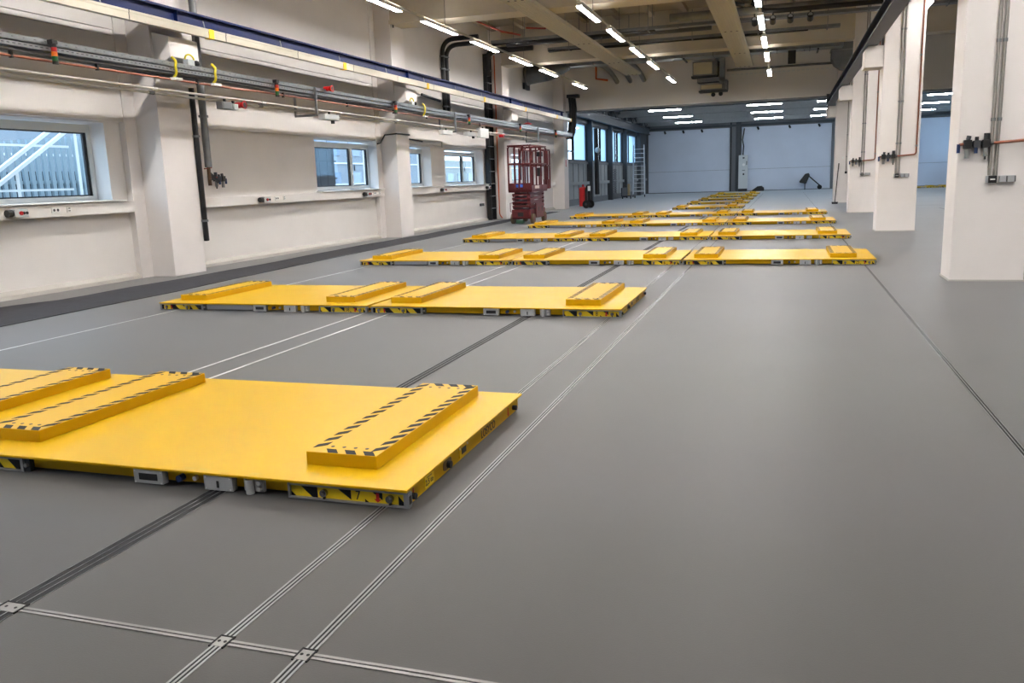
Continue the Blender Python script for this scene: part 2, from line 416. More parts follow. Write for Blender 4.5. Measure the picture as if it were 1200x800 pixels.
# windows of the far hall: frosted panes with clear slits
def far_window(n, y0, y1, panes):
    t = struct(bpy.data.objects.new('window_%d' % n, None), 'tall blue frosted window of the far hall, number %s from the near end' % ORD[n - 6]); C.objects.link(t)
    f = G(); f.box(-11.42, -11.3, y0, y1, 2.46, 2.54).box(-11.42, -11.3, y0, y1, 4.54, 4.62)
    for a, b, k in panes:
        for yy in (a, b): f.box(-11.42, -11.3, yy - .05, yy + .05, 2.46, 4.62)
        if k == 'clear': f.box(-11.42, -11.3, a, b, 2.95, 3.02)
    f.obj('frame', FARS, t)
    for a, b, k in panes:
        G().box(-11.37, -11.355, a + .05, b - .05, 2.54, 4.54).obj('pane', FROST if k == 'frost' else (FARS if k == 'solid' else GLASS), t)
far_window(6, 42.3, 49.7, [(42.3, 45.1, 'solid'), (45.1, 46.6, 'clear'), (46.6, 49.7, 'frost')])
far_window(7, 50.1, 55.8, [(50.1, 50.7, 'clear'), (50.7, 53.0, 'frost'), (53.0, 53.9, 'clear'), (53.9, 55.8, 'frost')])
far_window(8, 56.2, 61.2, [(56.2, 58.9, 'frost'), (58.9, 59.7, 'clear'), (59.7, 61.2, 'frost')])
far_window(9, 61.6, 67.4, [(61.6, 64.2, 'frost'), (64.2, 67.4, 'frost')])
G().box(-11.6, -11.2, 67.4, YF, 2.46, 4.62).obj('upper_cladding', FARS, wf)
# crane runway above the far windows
t = thing('runway_girder', 'dark steel crane runway along the far hall windows', 'girder', (-10.8, 42, 4.8))
G().box(-.1, .1, 0, 29, 0, .05).box(-.02, .02, 0, 29, .05, .45).box(-.14, .14, 0, 29, .45, .5).obj('girder', FARS, t)
g = G()
for k in range(14): g.bar((0, k * 2.1, .5), (0, k * 2.1 + 1.05, 1.0), .05, .05).bar((0, k * 2.1 + 1.05, 1.0), (0, k * 2.1 + 2.1, .5), .05, .05)
g.obj('lattice', FARS, t)
G().bar((0, 0, 1.0), (0, 29, 1.0), .08, .08).obj('top_chord', FARG, t)
tag(G().tube([(-10.9, 50.6, 4.4), (-10.85, 50.6, .5)], .14, 10).obj('downpipe', BLK), 'black thick downpipe on a post between the far hall windows', 'pipe')
t = thing('wall_lamp', 'round white lamp on the post between the far hall windows', 'lamp', (-10.75, 49.9, 3.1))
G().sphere((.1, 0, 0), .17).obj('globe', WHT, t, smooth=True)
G().bar((-.12, 0, .1), (.1, 0, .12), .05, .05).obj('arm', FARS, t)
# strip lamps of the far hall
lampdesc = {0: 'left', 1: 'middle', 2: 'right', 3: 'far right'}
for j, (x0, ln) in enumerate(((-7.87, 1.92), (-2.22, 1.95), (1.6, 1.9), (7.2, 1.9))):
    for i, y in enumerate((51.5, 58.0, 64.6)):
        t = thing('strip_lamp', '%s white strip lamp from the header in the %s column of far hall lamps' % (ORD[i], lampdesc[j]), 'lamp', (x0 + (.25 if j == 3 else 0) * i, y, 5.28), 0, 'strip lamps of the far hall')
        G().box(0, ln, -.09, .09, .03, .14).obj('housing', FARG, t)
        G().box(.02, ln - .02, -.04, .04, -.02, .03).obj('tube', TUBEF, t)

# ------------------------------------------------------------------ lighting rows of the near hall
LY = [20.1 - 3.55 * k for k in range(6, 0, -1)] + [20.1, 23.6, 27.25, 30.8, 35.9]
rows = ((-8.66, 'left'), (-4.68, 'centre left'), (-.72, 'centre right'), (3.25, 'right'), (8.6, 'added outer right'))  # the outermost row is made up to light the right aisle
for x, nm in rows:
    t = thing('lighting_track', 'thin pale lighting track hanging in the %s row' % nm, 'track', (x, 0, 5.5), 0, 'lighting tracks')
    G().box(-.03, .03, YB + .2, 38.6, .034, .075).obj('profile', CREAM, t)
    for y in [LY[0] + 1.5 + 3.55 * k for k in range(10)]:
        top = (CZ - .17 if not any(by - .05 < y < by + .8 for by in (3.0, 12.45, 21.95, 31.6)) else 5.82) - 5.5
        G().cyl((0, y, .075), (0, y, top), .006, 6).obj('suspension_wire', DGREY, t)
    for i, y in enumerate(LY):
        vis = y > 12
        lab = ('lit tube lamp, %s from the far end of the %s track' % (ORD[len(LY) - 1 - i], nm))
        o = thing('tube_lamp', lab, 'lamp', (x, y, 5.5), 0, 'tube lamps of the %s track' % nm)
        if x < 7 or True:
            G().box(-.064, .064, 0.02, 2.23, -.054, -.047).obj('diffuser', TUBE, o)
            G().box(-.07, .07, 0.02, 2.23, -.047, .032).obj('housing', WHT, o)
            G().box(-.045, .045, 0.05, 2.20, .032, .0335).obj('added_uplight', UPLIGHT, o)  # added emitter on top of the lamp housing
            for q in ((-.072, .072) if x > -8 else ()): G().box(q - .003, q + .003, 0.0, 2.25, -.080, -.012).obj('added_baffle', WHT, o)  # added flanks that keep these rows from lighting the left wall's shadows
            for q in (0, 2.23): G().box(-.05, .05, q, q + .02, -.048, .032).obj('end_cap', WHT, o)

# radiant heating panels
for x, lab in ((-6.2, 'long pale ribbed ceiling heating panel, left of two'), (-1.66, 'long pale ribbed ceiling heating panel, right of two')):
    t = thing('heating_panel', lab, 'heater', (x, -4, 5.68), 0, 'ceiling heating panels')
    W = .32; pts = []
    n = 8
    for i in range(n):
        a = -W + 2 * W * i / n; b = a + 2 * W / n
        pts += [(a, 0.0), (a + (b - a) * .7, 0.0), (a + (b - a) * .8, .012), (b - .004, .012)]
    G().prism(pts + [(W, .0), (W, .09), (-W, .09)], 'y', 0, 40.4).obj('panel', CREAM, t)
    for y in (10.2, 17.2, 24.0, 31.2, 36.2, 40.2):
        for dx in (-.17, 0, .17): G().cyl((dx, y, -.006), (dx, y, .004), .035, 10).obj('fixing_hole', BLK, t)
    for y in (6, 12, 19, 28, 33, 39):
        for q in (-.2, .2): G().cyl((q, y, .09), (q, y, CZ - .17 - 5.68), .008, 6).obj('hanger', GALV, t)
# ------------------------------------------------------------------ floor fabric along the left wall
pf = [(2.0, -8.78), (7.4, -8.82), (9.0, -8.86), (10.4, -8.85), (12.8, -9.03), (16.2, -9.2), (21.2, -9.34), (30.1, -9.72), (38, -9.95)]
pb = [(2.0, -10.6), (8.8, -10.42), (9.6, -10.1), (11.1, -10.16), (14.2, -10.05), (17.8, -10.3), (23.4, -10.32), (28.5, -10.38), (38, -10.40)]
def interp(p, y):
    for (a, b), (c, d) in zip(p, p[1:]):
        if a <= y <= c: return b + (d - b) * (y - a) / (c - a)
vs = []; fs = []; N = 72; Mx = 8
for j in range(N + 1):
    y = 2 + 36 * j / N; a = interp(pf, y); b = interp(pb, y) + .05 * math.sin(y * 1.7) * math.sin(y * .6)
    for i in range(Mx + 1):
        q = i / Mx; z = .006 + .006 * math.sin(y * 2.3 + q * 5) * math.sin(q * 9 + y * .8) * (0 if i == 0 else 1) + .004 * rnd.random()
        vs.append((a + (b - a) * q, y, z if 0 < i < Mx else .002))
for j in range(N):
    for i in range(Mx):
        k = j * (Mx + 1) + i; fs.append((k, k + 1, k + Mx + 2, k + Mx + 1))
t = thing('floor_fabric', 'long dark grey protective floor fabric lying along the left wall', 'floor cover', (0, 0, 0))
G().add(vs, fs).obj('fabric', MATM, t, smooth=True)
G().tube([(interp(pf, y) + .008, y, .005) for y in [2 + .5 * k for k in range(73)]], .010, 6).obj('edge_strip', BLK, t)

# ------------------------------------------------------------------ transport trolleys
FR = (PI / 2, 0, 0); SR = (PI / 2, 0, PI / 2)
def parallelogram_marks(x0, x1, y0, y1, z):
    g = G(); w = .056
    n = 13; L = (y1 - y0 - .08)
    for side in (0, 1):
        for k in range(n):
            y = y0 + .06 + k * L / n
            if side == 0: p = [(x0 + .004, y), (x0 + .004 + w, y + .055), (x0 + .004 + w, y + .110), (x0 + .004, y + .055)]
            else: p = [(x1 - .004 - w, y), (x1 - .004, y + .055), (x1 - .004, y + .110), (x1 - .004 - w, y + .055)]
            g.prism(p, 'z', z, z + .0012)
    for yy, sg in ((y0 + .004, 1), (y1 - .004 - w, -1)):
        for k in range(3):
            x = x0 + .085 + k * .105
            g.prism([(x + .04, yy), (x + .098, yy), (x + .058, yy + w), (x, yy + w)], 'z', z, z + .0012)
    return g
def make_trolley(label):
    t = thing('transport_trolley', label, 'trolley', (0, 0, 0), 0, 'yellow floor transport trolleys')
    G().box(0, 3.0, 0, 1.82, .086, .1).obj('deck', YEL, t, bevel=.003)
    G().box(.05, 2.984, .05, 1.77, .022, .086).obj('frame', YEL, t)
    G().box(.08, 2.95, .08, 1.74, .010, .022).obj('underbody', BLK, t)
    for x in (.215, 2.87):
        for y in (.3, 1.5):
            G().cyl((x - .012, y, .031), (x + .012, y, .031), .0285, 14).obj('wheel', DGREY, t)
    for x in (.16, 2.33):
        p = G().box(x, x + .4, .23, 1.71, .1, .17).obj('loading_pad', YELP, t, bevel=.003)
        parallelogram_marks(x, x + .4, .23, 1.71, .17).obj('hazard_marking', BLKT, p, stuff=True)
        for y in (.33, 1.61):
            for k in range(4):
                G().cyl((x + .1 + k * .066, y, .17), (x + .1 + k * .066, y, .1715), .0105, 10).obj('screw_hole', BLK, p)
    # right bumper
    b = G().box(2.35, 3.0, .012, .05, .072, .08).box(2.35, 3.0, .012, .05, .004, .012).box(2.35, 2.36, .012, .05, .012, .072).box(2.975, 3.0, .012, .055, .012, .072).box(2.36, 2.975, .03, .05, .012, .072).obj('bumper', ALU, t)
    G().box(2.36, 2.975, .0275, .031, .013, .071).obj('yellow_sticker', YELT, b)
    g = G()
    for p in ([(2.41, .071), (2.507, .071), (2.507, .013), (2.478, .013)], [(2.615, .071), (2.69, .071), (2.69, .018)],
              [(2.80, .071), (2.858, .071), (2.858, .03)], [(2.36, .013), (2.36, .034), (2.385, .013)], [(2.765, .013), (2.765, .028), (2.785, .013)], [(2.942, .013), (2.942, .058), (2.975, .02), (2.975, .013)]):
        g.prism(p, 'y', .0255, .0285)
    g.obj('hazard_stripes', BLKT, b, stuff=True)
    G().box(2.694, 2.764, .0250, .028, .014, .070).obj('number_plate', YELT, b)
    G().prism([(2.833, .016), (2.852, .032), (2.841, .032), (2.841, .062), (2.825, .062), (2.825, .032), (2.814, .032)], 'y', .0245, .028).obj('arrow_sticker', REDL, b)
    for x in (2.546, 2.90):
        G().cyl((x, .028, .042), (x, .008, .042), .019, 14).cyl((x, .008, .042), (x, .0, .042), .011, 6).obj('buffer_bolt', mat('chrome_bolt', (150, 150, 150), .25, metal=.9), b)
        G().box(x - .005, x + .005, .014, .03, .004, .03).obj('bolt_pin', BLK, b)
    G().prism([(.02, .022), (.045, .022), (.045, .062), (.02, .062)], 'x', 2.997, 3.0015).obj('slot', BLK, b)
    # left bumper
    b = G().box(0, .66, .012, .05, .072, .08).box(0, .66, .012, .05, .004, .012).box(0, .02, .012, .055, .012, .072).box(.64, .66, .012, .05, .012, .072).box(.02, .64, .03, .05, .012, .072).obj('bumper', ALU, t)
    G().box(.02, .64, .0275, .031, .013, .071).obj('yellow_sticker', YELT, b)
    g = G()
    for p in ([(.02, .013), (.02, .071), (.05, .071), (.05, .013)], [(.15, .071), (.23, .071), (.29, .013), (.19, .013)], [(.34, .071), (.37, .071), (.37, .04)], [(.45, .071), (.50, .013), (.45, .013)], [(.53, .071), (.64, .071), (.64, .013), (.59, .013)]):
        g.prism(p, 'y', .0255, .0285)
    g.obj('hazard_stripes', BLKT, b, stuff=True)
    G().prism([(.165, .062), (.184, .046), (.173, .046), (.173, .016), (.157, .016), (.157, .046), (.146, .046)], 'y', .0245, .028).obj('arrow_sticker', REDL, b)
    for x in (.095, .415):
        G().cyl((x, .028, .042), (x, .008, .042), .019, 14).cyl((x, .008, .042), (x, .0, .042), .011, 6).obj('buffer_bolt', mat('chrome_bolt', (150, 150, 150), .25, metal=.9), b)
        G().box(x - .005, x + .005, .014, .03, .004, .03).obj('bolt_pin', BLK, b)
    b = G().box(.665, .70, .02, .05, .006, .08).obj('end_bracket', DGREY, t)
    G().cyl((.683, .02, .045), (.683, .004, .045), .012, 10).obj('bolt', GALV, b)
    # connectors in the middle of the long side
    b = G().box(1.42, 1.605, .008, .05, .008, .083).obj('socket_plate', GREYP, t, bevel=.002)
    G().box(1.455, 1.57, .0055, .009, .028, .064).obj('socket_window', BLK, b)
    for x in (1.43, 1.595):
        for z in (.016, .075): G().cyl((x, .008, z), (x, .005, z), .005, 8).obj('screw', STEEL, b)
    b = G().cyl((1.70, .05, .048), (1.70, .012, .048), .018, 12).obj('blue_switch', BLUEK, t)
    G().box(1.697, 1.703, .006, .014, .032, .064).obj('switch_handle', BLUEK, b)
    G().cyl((1.785, .05, .05), (1.785, .03, .05), .013, 12).obj('key_switch', STEEL, t)
    b = G().box(1.86, 2.03, .008, .05, .006, .083).obj('charging_socket', GREYP, t, bevel=.002)
    G().box(1.937, 1.949, .005, .009, .022, .058).obj('slot', BLK, b)
    for x in (1.872, 2.018):
        for z in (.016, .075): G().cyl((x, .008, z), (x, .005, z), .005, 8).obj('screw', STEEL, b)
    b = G().box(2.085, 2.20, .03, .05, .012, .083).obj('plug_holder', GREYP, t)
    G().cyl((2.128, .018, .004), (2.128, .018, .08), .022, 14).obj('plug', GREYP, b, smooth=True)
    for z in (.03, .062): G().cyl((2.178, .03, z), (2.178, .014, z), .012, 10).obj('connector', STEEL, b)
    for x0, x1 in ((1.72, 1.79), (1.81, 1.88), (1.93, 1.99), (2.12, 2.18)):
        G().box(x0, x1, .02, .055, .1, .1004).obj('small_sticker', mat('faded_sticker', (196, 160, 30), .5), t)
    # right short side
    G().box(2.958, 2.984, .055, 1.765, .008, .086).obj('side_skirt', YEL, t)
    b = G().prism([(.10, .014), (.105, .014), (.105, .074), (.10, .074)], 'x', 2.984, 2.986).obj('side_mark', REDL, t)
    for y in (.075, 1.66):
        G().cyl((2.984, y, .045), (3.012, y, .045), .016, 12).obj('buffer_knob', RUB, t)
    G().prism([(1.56, .014), (1.575, .034), (1.566, .034), (1.566, .07), (1.554, .07), (1.554, .034), (1.545, .034)], 'x', 2.984, 2.9865).obj('arrow_sticker', REDL, t)
    p = G().box(2.984, 2.9862, .235, .35, .016, .078).obj('load_plate', YELT, t)
    lettering('lettering', '2,5 to', .042, BLK, p, (2.9864, .292, .042), SR)
    G().box(2.9862, 2.987, .262, .322, .066, .070).obj('plate_line', BLK, p)
    pts = [(.53 + .058 * math.copysign(abs(math.cos(a)) ** .6, math.cos(a)), .048 + .029 * math.copysign(abs(math.sin(a)) ** .6, math.sin(a))) for a in [2 * PI * k / 20 for k in range(20)]]
    p = G().prism(pts, 'x', 2.984, 2.986).obj('oval_opening', mat('brown_recess', (92, 66, 30), .6), t)
    G().cyl((2.985, .535, .044), (3.006, .535, .044), .02, 12).obj('knob', BLK, p)
    p = G().box(2.984, 2.9865, .70, .83, .02, .076).obj('sensor_plate', YEL, t)
    G().box(2.9865, 2.9885, .735, .80, .032, .066).obj('sensor_window', BLK, p)
    for y in (.708, .822): G().cyl((2.9865, y, .07), (2.989, y, .07), .006, 8).obj('screw', STEEL, p)
    lettering('lettering', 'LOSYCO', .068, BLK, t, (2.9845, 1.18, .0415), SR, .95)
    return t
def number(tr, s):
    b = [o for o in bpy.data.objects if o.parent is tr and o.name.startswith('bumper')][0]
    lettering('number', s, .066, BLK, b, (2.729, .0248, .042), FR, .85)
tr0 = make_trolley('nearest yellow trolley in the foreground, with black number 7 on its bumper')
remember(tr0)
tr0.location = (-4.638, 3.335, 0)
rails_mesh = None
def place(x, y, label, num=None, bar=False, z=0):
    global rails_mesh
    r = dup(tr0, (x, y, z), label)
    if bar:
        if rails_mesh is None:
            g = G(); g.box(.72, 1.40, .02, .05, .02, .078)
            o = g.obj('cover_strip', ALU, r); rails_mesh = o.data
            o['label'] = 'long grey metal cover strip'
        else:
            o = bpy.data.objects.new('cover_strip', rails_mesh); C.objects.link(o); o.parent = r
    if num: number(r, num)
    return r
number(tr0, '7')
place(-7.685, 3.335, 'foreground yellow trolley cut off by the left picture edge', bar=True)
rn = {2: 'second', 3: 'third', 4: 'fourth', 5: 'fifth', 6: 'sixth'}
place(-7.70, 8.79, 'left yellow trolley of the second row, with black number 38', '38', True)
place(-4.645, 8.79, 'right yellow trolley of the second row, with black number 8', '8')
for k, y in ((3, 14.22), (4, 19.66), (5, 25.3), (6, 30.75)):
    place(-7.68, y, 'left of three yellow trolleys in the %s row from the front' % rn[k], None, True)
    place(-4.64, y, 'middle of three yellow trolleys in the %s row from the front' % rn[k] + (', with black number 6' if k == 3 else ''), '6' if k == 3 else None)
    place(-1.60, y, 'right of three yellow trolleys in the %s row from the front' % rn[k] + (', with number 25' if k == 3 else ''), '25' if k == 3 else None)
for k, y in enumerate((37.2, 43.0, 48.8, 54.8, 61.2)):
    place(-4.67, y, 'lone yellow trolley in the far column, %s behind the last row of three' % ORD[k])
for x, l in ((7.3, 'left'), (10.34, 'right')):
    place(x, 65.8, 'distant yellow trolley seen between the right columns, %s one' % l)

# ------------------------------------------------------------------ crane rails
t = thing('crane_rail', 'dark blue crane rail beam running high along the left wall', 'crane rail', (-10.12, 0, 4.27))
G().box(-.09, .09, YB + .2, 39.6, 0, .02).box(-.012, .012, YB + .2, 39.6, .02, .30).box(-.09, .09, YB + .2, 39.6, .30, .32).box(-.03, .03, YB + .2, 39.6, .32, .35).obj('beam', BLUE, t)
for y in (12.69, 22.12, 31.45, 39.3, 3.3): G().box(-.085, .085, y - .008, y + .008, .02, .30).obj('stiffener', BLUE, t)
ct = thing('conductor_line', 'cream crane conductor bar with yellow tags below the blue left rail', 'conductor', (-9.97, 0, 4.20))
for k in range(20):
    y0 = 11.40 + 2.443 * (k - 7)
    if y0 > 40: break
    G().box(-.045, .045, y0 + .012, min(y0 + 2.431, 40.5), 0, .11).box(-.052, .052, y0 + .012, min(y0 + 2.431, 40.5), .11, .15).obj('conductor_segment', CREAM, ct)
    G().box(-.04, .04, y0 - .012, y0 + .012, .01, .14).obj('joint', DGREY, ct)
    G().cyl((-.02, y0 - .5, .15), (-.05, y0 - .5, .30), .008, 6).obj('clamp', GALV, ct)
for k in range(-1, 6):
    y = 13.42 + 4.885 * k
    G().box(-.053, .056, y - .07, y + .07, -.008, .152).obj('yellow_tag', mat('yellow_tag', (250, 204, 20), .5), ct)
G().box(-.055, .055, 40.5, 40.62, -.01, .16).obj('yellow_end_cap', mat('yellow_tag', (250, 204, 20), .5), ct)
t = thing('crane_rail', 'dark navy crane rail on the corbels of the right columns', 'crane rail', (1.82, 0, 4.30))
G().box(-.14, .14, YB + .2, 41.2, 0, .02).box(-.012, .012, YB + .2, 41.2, .02, .26).box(-.14, .14, YB + .2, 41.2, .26, .28).box(-.03, .03, YB + .2, 41.2, .28, .32).obj('beam', NAVY, t)
for y in RC:
    G().box(.10, .13, y + .1, y + .13, .02, .26).obj('stiffener', NAVY, t)
for y in (40.9,): G().box(-.16, .16, y, y + .2, .0, .5).obj('end_stop', BLK, t)

# ------------------------------------------------------------------ cable tray, pipes and signals along the left wall
t = thing('cable_tray', 'galvanised perforated cable tray with dark cables along the left wall', 'cable tray', (-9.90, 0, 3.41))
G().box(-.30, -.01, YB + .2, 40.6, .175, .185).box(-.03, .0, YB + .2, 40.6, .185, .25).box(-.30, -.285, YB + .2, 40.6, .185, .25).obj('upper_channel', GALV, t)
G().box(-.29, .004, YB + .2, 40.6, .095, .10).box(-.03, .004, YB + .2, 40.6, .10, .155).box(-.29, -.275, YB + .2, 40.6, .10, .155).obj('lower_channel', GALV, t)
g = G()
for k in range(420):
    y = 3 + k * .09; g.box(.003, .0055, y, y + .045, .122, .136)
    if k % 2 == 0: g.box(-.001, .0012, y, y + .03, .212, .22)
g.obj('perforation', DGREY, t, stuff=True)
g = G()
for j in range(5):
    pts = [(-.26 + .055 * j + .012 * math.sin(k * 1.3 + j), 2 + k * .8, .058 + .016 * math.sin(k * .9 + j * 2)) for k in range(48)]
    g.tube(pts, .018, 5)
g.obj('cable_bundle', mat('grey_cables', (92, 94, 96), .5), t, stuff=True)
for y in (4.5, 16.8, 25.1, 34.5):
    G().box(-.0, .045, y - .02, y + .02, -.33, .25).obj('strut', GALV, t)
    G().box(-.53, -.485, y - .02, y + .02, -.33, .14).obj('strut', GALV, t)
    G().box(-.53, .045, y - .018, y + .018, -.37, -.33).obj('cross_bar', GALVD, t)
    G().box(-.53, .0, y - .018, y + .018, .125, .14).obj('cross_bar', GALV, t)
for x, z, nm in ((-10.02, 3.20, 'outer'), (-10.09, 3.14, 'lower inner')):
    t = thing('conduit', '%s pale conduit tube below the copper pipe on the left wall' % nm, 'conduit', (x, 0, z), 0, 'pale conduits along the left wall')
    G().cyl((0, YB + .2, 0), (0, 36.5, 0), .022, 8).obj('tube', mat('pale_conduit', (196, 192, 182), .5), t, smooth=True)
    for y in (6.9, 11.9, 15.0, 18.1, 21.2, 24.3, 28.8, 33.0):
        G().cyl((0, y - .06, 0), (0, y + .06, 0), .03, 8).obj('coupling', WHT if nm == 'outer' else GALVD, t)
pts = [(-9.93, YB + .2, 3.36), (-9.93, 14.2, 3.375), (-9.93, 14.5, 3.39), (-9.93, 40.3, 3.40)]
t = thing('copper_pipe', 'long copper pipe below the cable tray on the left wall', 'pipe')
G().tube(pts, .017, 8).obj('tube', COP, t, smooth=True)
for y in (5.3, 9.1, 10.6, 12.9, 15.6, 18.3, 20.8, 23.0, 27.5, 33):
    G().box(-9.955, -9.905, y - .015, y + .015, 3.345, 3.44).obj('pipe_clip', BLK, t)
# signal towers
def tower(y, label):
    t = thing('signal_tower', label, 'signal light', (-9.845, y, 3.33), 0, 'stack lights on the cable tray')
    G().cyl((0, 0, 0), (0, 0, .04), .042, 14).obj('foot_cap', BLK, t)
    G().cyl((0, 0, .04), (0, 0, .105), .04, 14).obj('green_segment', GRN, t)
    G().cyl((0, 0, .107), (0, 0, .165), .04, 14).obj('amber_segment', ORG, t)
    G().cyl((0, 0, .167), (0, 0, .225), .04, 14).obj('red_segment', REDS, t)
    G().cyl((0, 0, .227), (0, 0, .27), .042, 14).obj('head', BLK, t)
    G().box(-.06, .035, -.05, .05, .27, .33).obj('mounting_bracket', BLK, t, bevel=.006)
for k, y in enumerate((9.75, 15.26, 20.77, 26.27, 31.9, 37.27)):
    tower(y, 'red amber green stack light hanging from the cable tray, %s from the left' % ORD[k])
def siren(y, z, label, x=-9.87):
    t = thing('red_sounder', label, 'siren', (x, y, z), 0, 'red sounders by the cable tray')
    G().cyl((-.09, 0, 0), (.02, 0, 0), .055, 14).obj('base', REDX, t)
    G().cyl((.02, 0, 0), (.11, 0, 0), .045, 14, r1=.075).obj('horn', REDX, t)
    G().cyl((.104, 0, 0), (.112, 0, 0), .05, 14).obj('mouth', BLK, t)
siren(17.35, 3.67, 'red sounder on top of the cable tray above the first hanging bracket')
siren(14.14, 3.09, 'red sounder beside the grey box left of the middle of the left wall', -9.97)
siren(29.9, 3.12, 'small distant red sounder right of the white box, left of the red lift', -9.97)
def jbox(y0, y1, z0, z1, label, m=LGREY, lens=False):
    t = thing('junction_box', label, 'junction box', (-10.0, y0, z0), 0, 'junction boxes below the cable tray')
    G().box(-.08, .06, 0, y1 - y0, 0, z1 - z0).obj('enclosure', m, t, bevel=.006)
    G().box(.06, .07, .02, y1 - y0 - .02, .012, z1 - z0 - .012).obj('lid', m, t)
    G().box(-.03, .01, (y1 - y0) * .5, (y1 - y0) * .5 + .04, z1 - z0, z1 - z0 + .06).obj('cable_gland', BLK, t)
    if lens:
        G().cyl((.0, (y1 - y0) * .7, 0), (.0, (y1 - y0) * .7, -.07), .045, 12).obj('sensor_lens', BLK, t)
jbox(13.57, 13.86, 2.99, 3.12, 'grey junction box with sounder below the conduits right of the first column', GALVD)
jbox(13.88, 14.05, 2.99, 3.10, 'small pale box between grey box and red sounder', LGREY)
jbox(17.2, 17.9, 3.0, 3.13, 'grey junction box with a black sensor below the conduits mid wall', LGREY, True)
jbox(24.2, 25.0, 2.96, 3.09, 'pale square box below the conduits near the third window', WHT)
jbox(26.3, 27.3, 3.0, 3.12, 'grey box with lens left of the large white box', LGREY, True)
jbox(27.55, 28.4, 2.98, 3.3, 'large white box below the tray near the black vertical ducts', WHT)
def cable_loop(y, label):
    t = thing('cable_loop', label, 'cable', (-9.88, y, 3.49), 0, 'yellow cable loops at the cable tray')
    pts = [(-.06 + .09 * math.sin(a * PI), .03 * math.sin(a * 9), .26 - .33 * a) for a in [k / 10 for k in range(11)]]
    G().tube(pts, .022, 7).obj('yellow_cable', YCAB, t, smooth=True)
    G().box(-.05, .05, -.10, .10, -.125, -.085).obj('socket', WHT, t)
cable_loop(12.3, 'yellow looped cable on the tray at the left side of the first column')
cable_loop(13.35, 'yellow looped cable on the tray at the right side of the first column')
cable_loop(22.75, 'yellow looped cable on the tray at the second column')
for y, l in ((12.85, 'first'), (22.2, 'second')):
    t = thing('camera_housing', 'small grey device with yellow cable on the tray before the %s column' % l, 'device', (-10.02, y, 3.67), 0)
    G().box(-.05, .05, -.09, .09, 0, .10).obj('housing', LGREY, t, bevel=.005)
    G().tube([(0, .02 - .12 * math.cos(a), .1 + .09 * math.sin(a)) for a in [k * PI / 8 for k in range(9)]], .014, 6).obj('yellow_cable', YCAB, t)
    G().sphere((.03, .16, .05), .055).obj('dome', BLK, t, smooth=True)
    G().box(-.06, .06, .30, .48, -.16, .0).obj('white_cover', WHT, t)

# ------------------------------------------------------------------ wall trunking, sockets, breakers and windows of the left wall
def trunking(y0, y1, label, sill=()):
    t = thing('wall_trunking', label, 'trunking', (WX, 0, 1.18), 0, 'white trunking along the left wall')
    G().box(0, .16, y0, y1, 0, .19).obj('channel', WALL, t, bevel=.004)
    for a, b in sill: G().box(-.35, .20, a, b, .20, .225).obj('window_sill', WHT, t, bevel=.004)
trunking(YB + .1, 12.12, 'white wall trunking with sockets below the first window', [(5.9, 11.9)])
trunking(13.32, 21.92, 'white wall trunking between the first and second left column', [(18.5, 21.9)])
trunking(22.85, 31.2, 'white wall trunking between second column and black cable ladder', [(22.9, 25.9), (26.8, 31.0)])
trunking(32.5, 40.9, 'white wall trunking behind the red scissor lift', [(33.2, 37.0)])
def breaker(y, label):
    t = thing('breaker_box', label, 'breaker box', (WX + .165, y, 1.21), 0, 'breaker boxes on the trunking')
    G().box(0, .11, .06, .30, .0, .12).obj('housing', LGREY, t, bevel=.006)
    G().cyl((.05, .06, .06), (.05, -.03, .06), .055, 12).obj('socket_cap', BLK, t)
    G().cyl((.11, .16, .06), (.13, .16, .06), .03, 10).obj('red_knob', REDS, t)
    for q in (.21, .265): G().cyl((.11, q, .06), (.122, q, .06), .022, 10).obj('black_knob', BLK, t)
for y, l in ((9.5, 'below the first window at the left picture edge'), (15.8, 'on the trunking right of the first column'), (20.6, 'below the second window'),
             (26.05, 'between the third and fourth window'), (30.55, 'next to the black cable ladder')):
    breaker(y, 'grey breaker box with black socket %s' % l)
def sock(y, w_, label):
    t = thing('wall_socket', label, 'socket', (WX + .162, y, 1.285), 0, 'sockets on the trunking')
    G().box(0, .012, -w_ / 2, w_ / 2, -.045, .045).obj('plate', WHT, t, bevel=.003)
    k = 2 if w_ > .1 else 1
    for j in range(k):
        if w_ > .1: G().cyl((.012, (j - .5) * .07, 0), (.0135, (j - .5) * .07, 0), .022, 12).obj('socket_hole', DGREY, t)
        else:
            for q in (-.02, .02): G().box(.012, .0135, -.02, .02, q - .008, q + .008).obj('data_port', DGREY, t)
sock(10.4, .17, 'white double socket on the trunking below the first window')
sock(10.66, .09, 'white data socket beside the double socket below the first window')
sock(16.5, .17, 'white double socket on the trunking left of the second window'); sock(16.8, .09, 'white data socket beside the double socket left of the second window')
sock(21.3, .17, 'white double socket below the second window'); sock(21.6, .09, 'white data socket next to the second column')

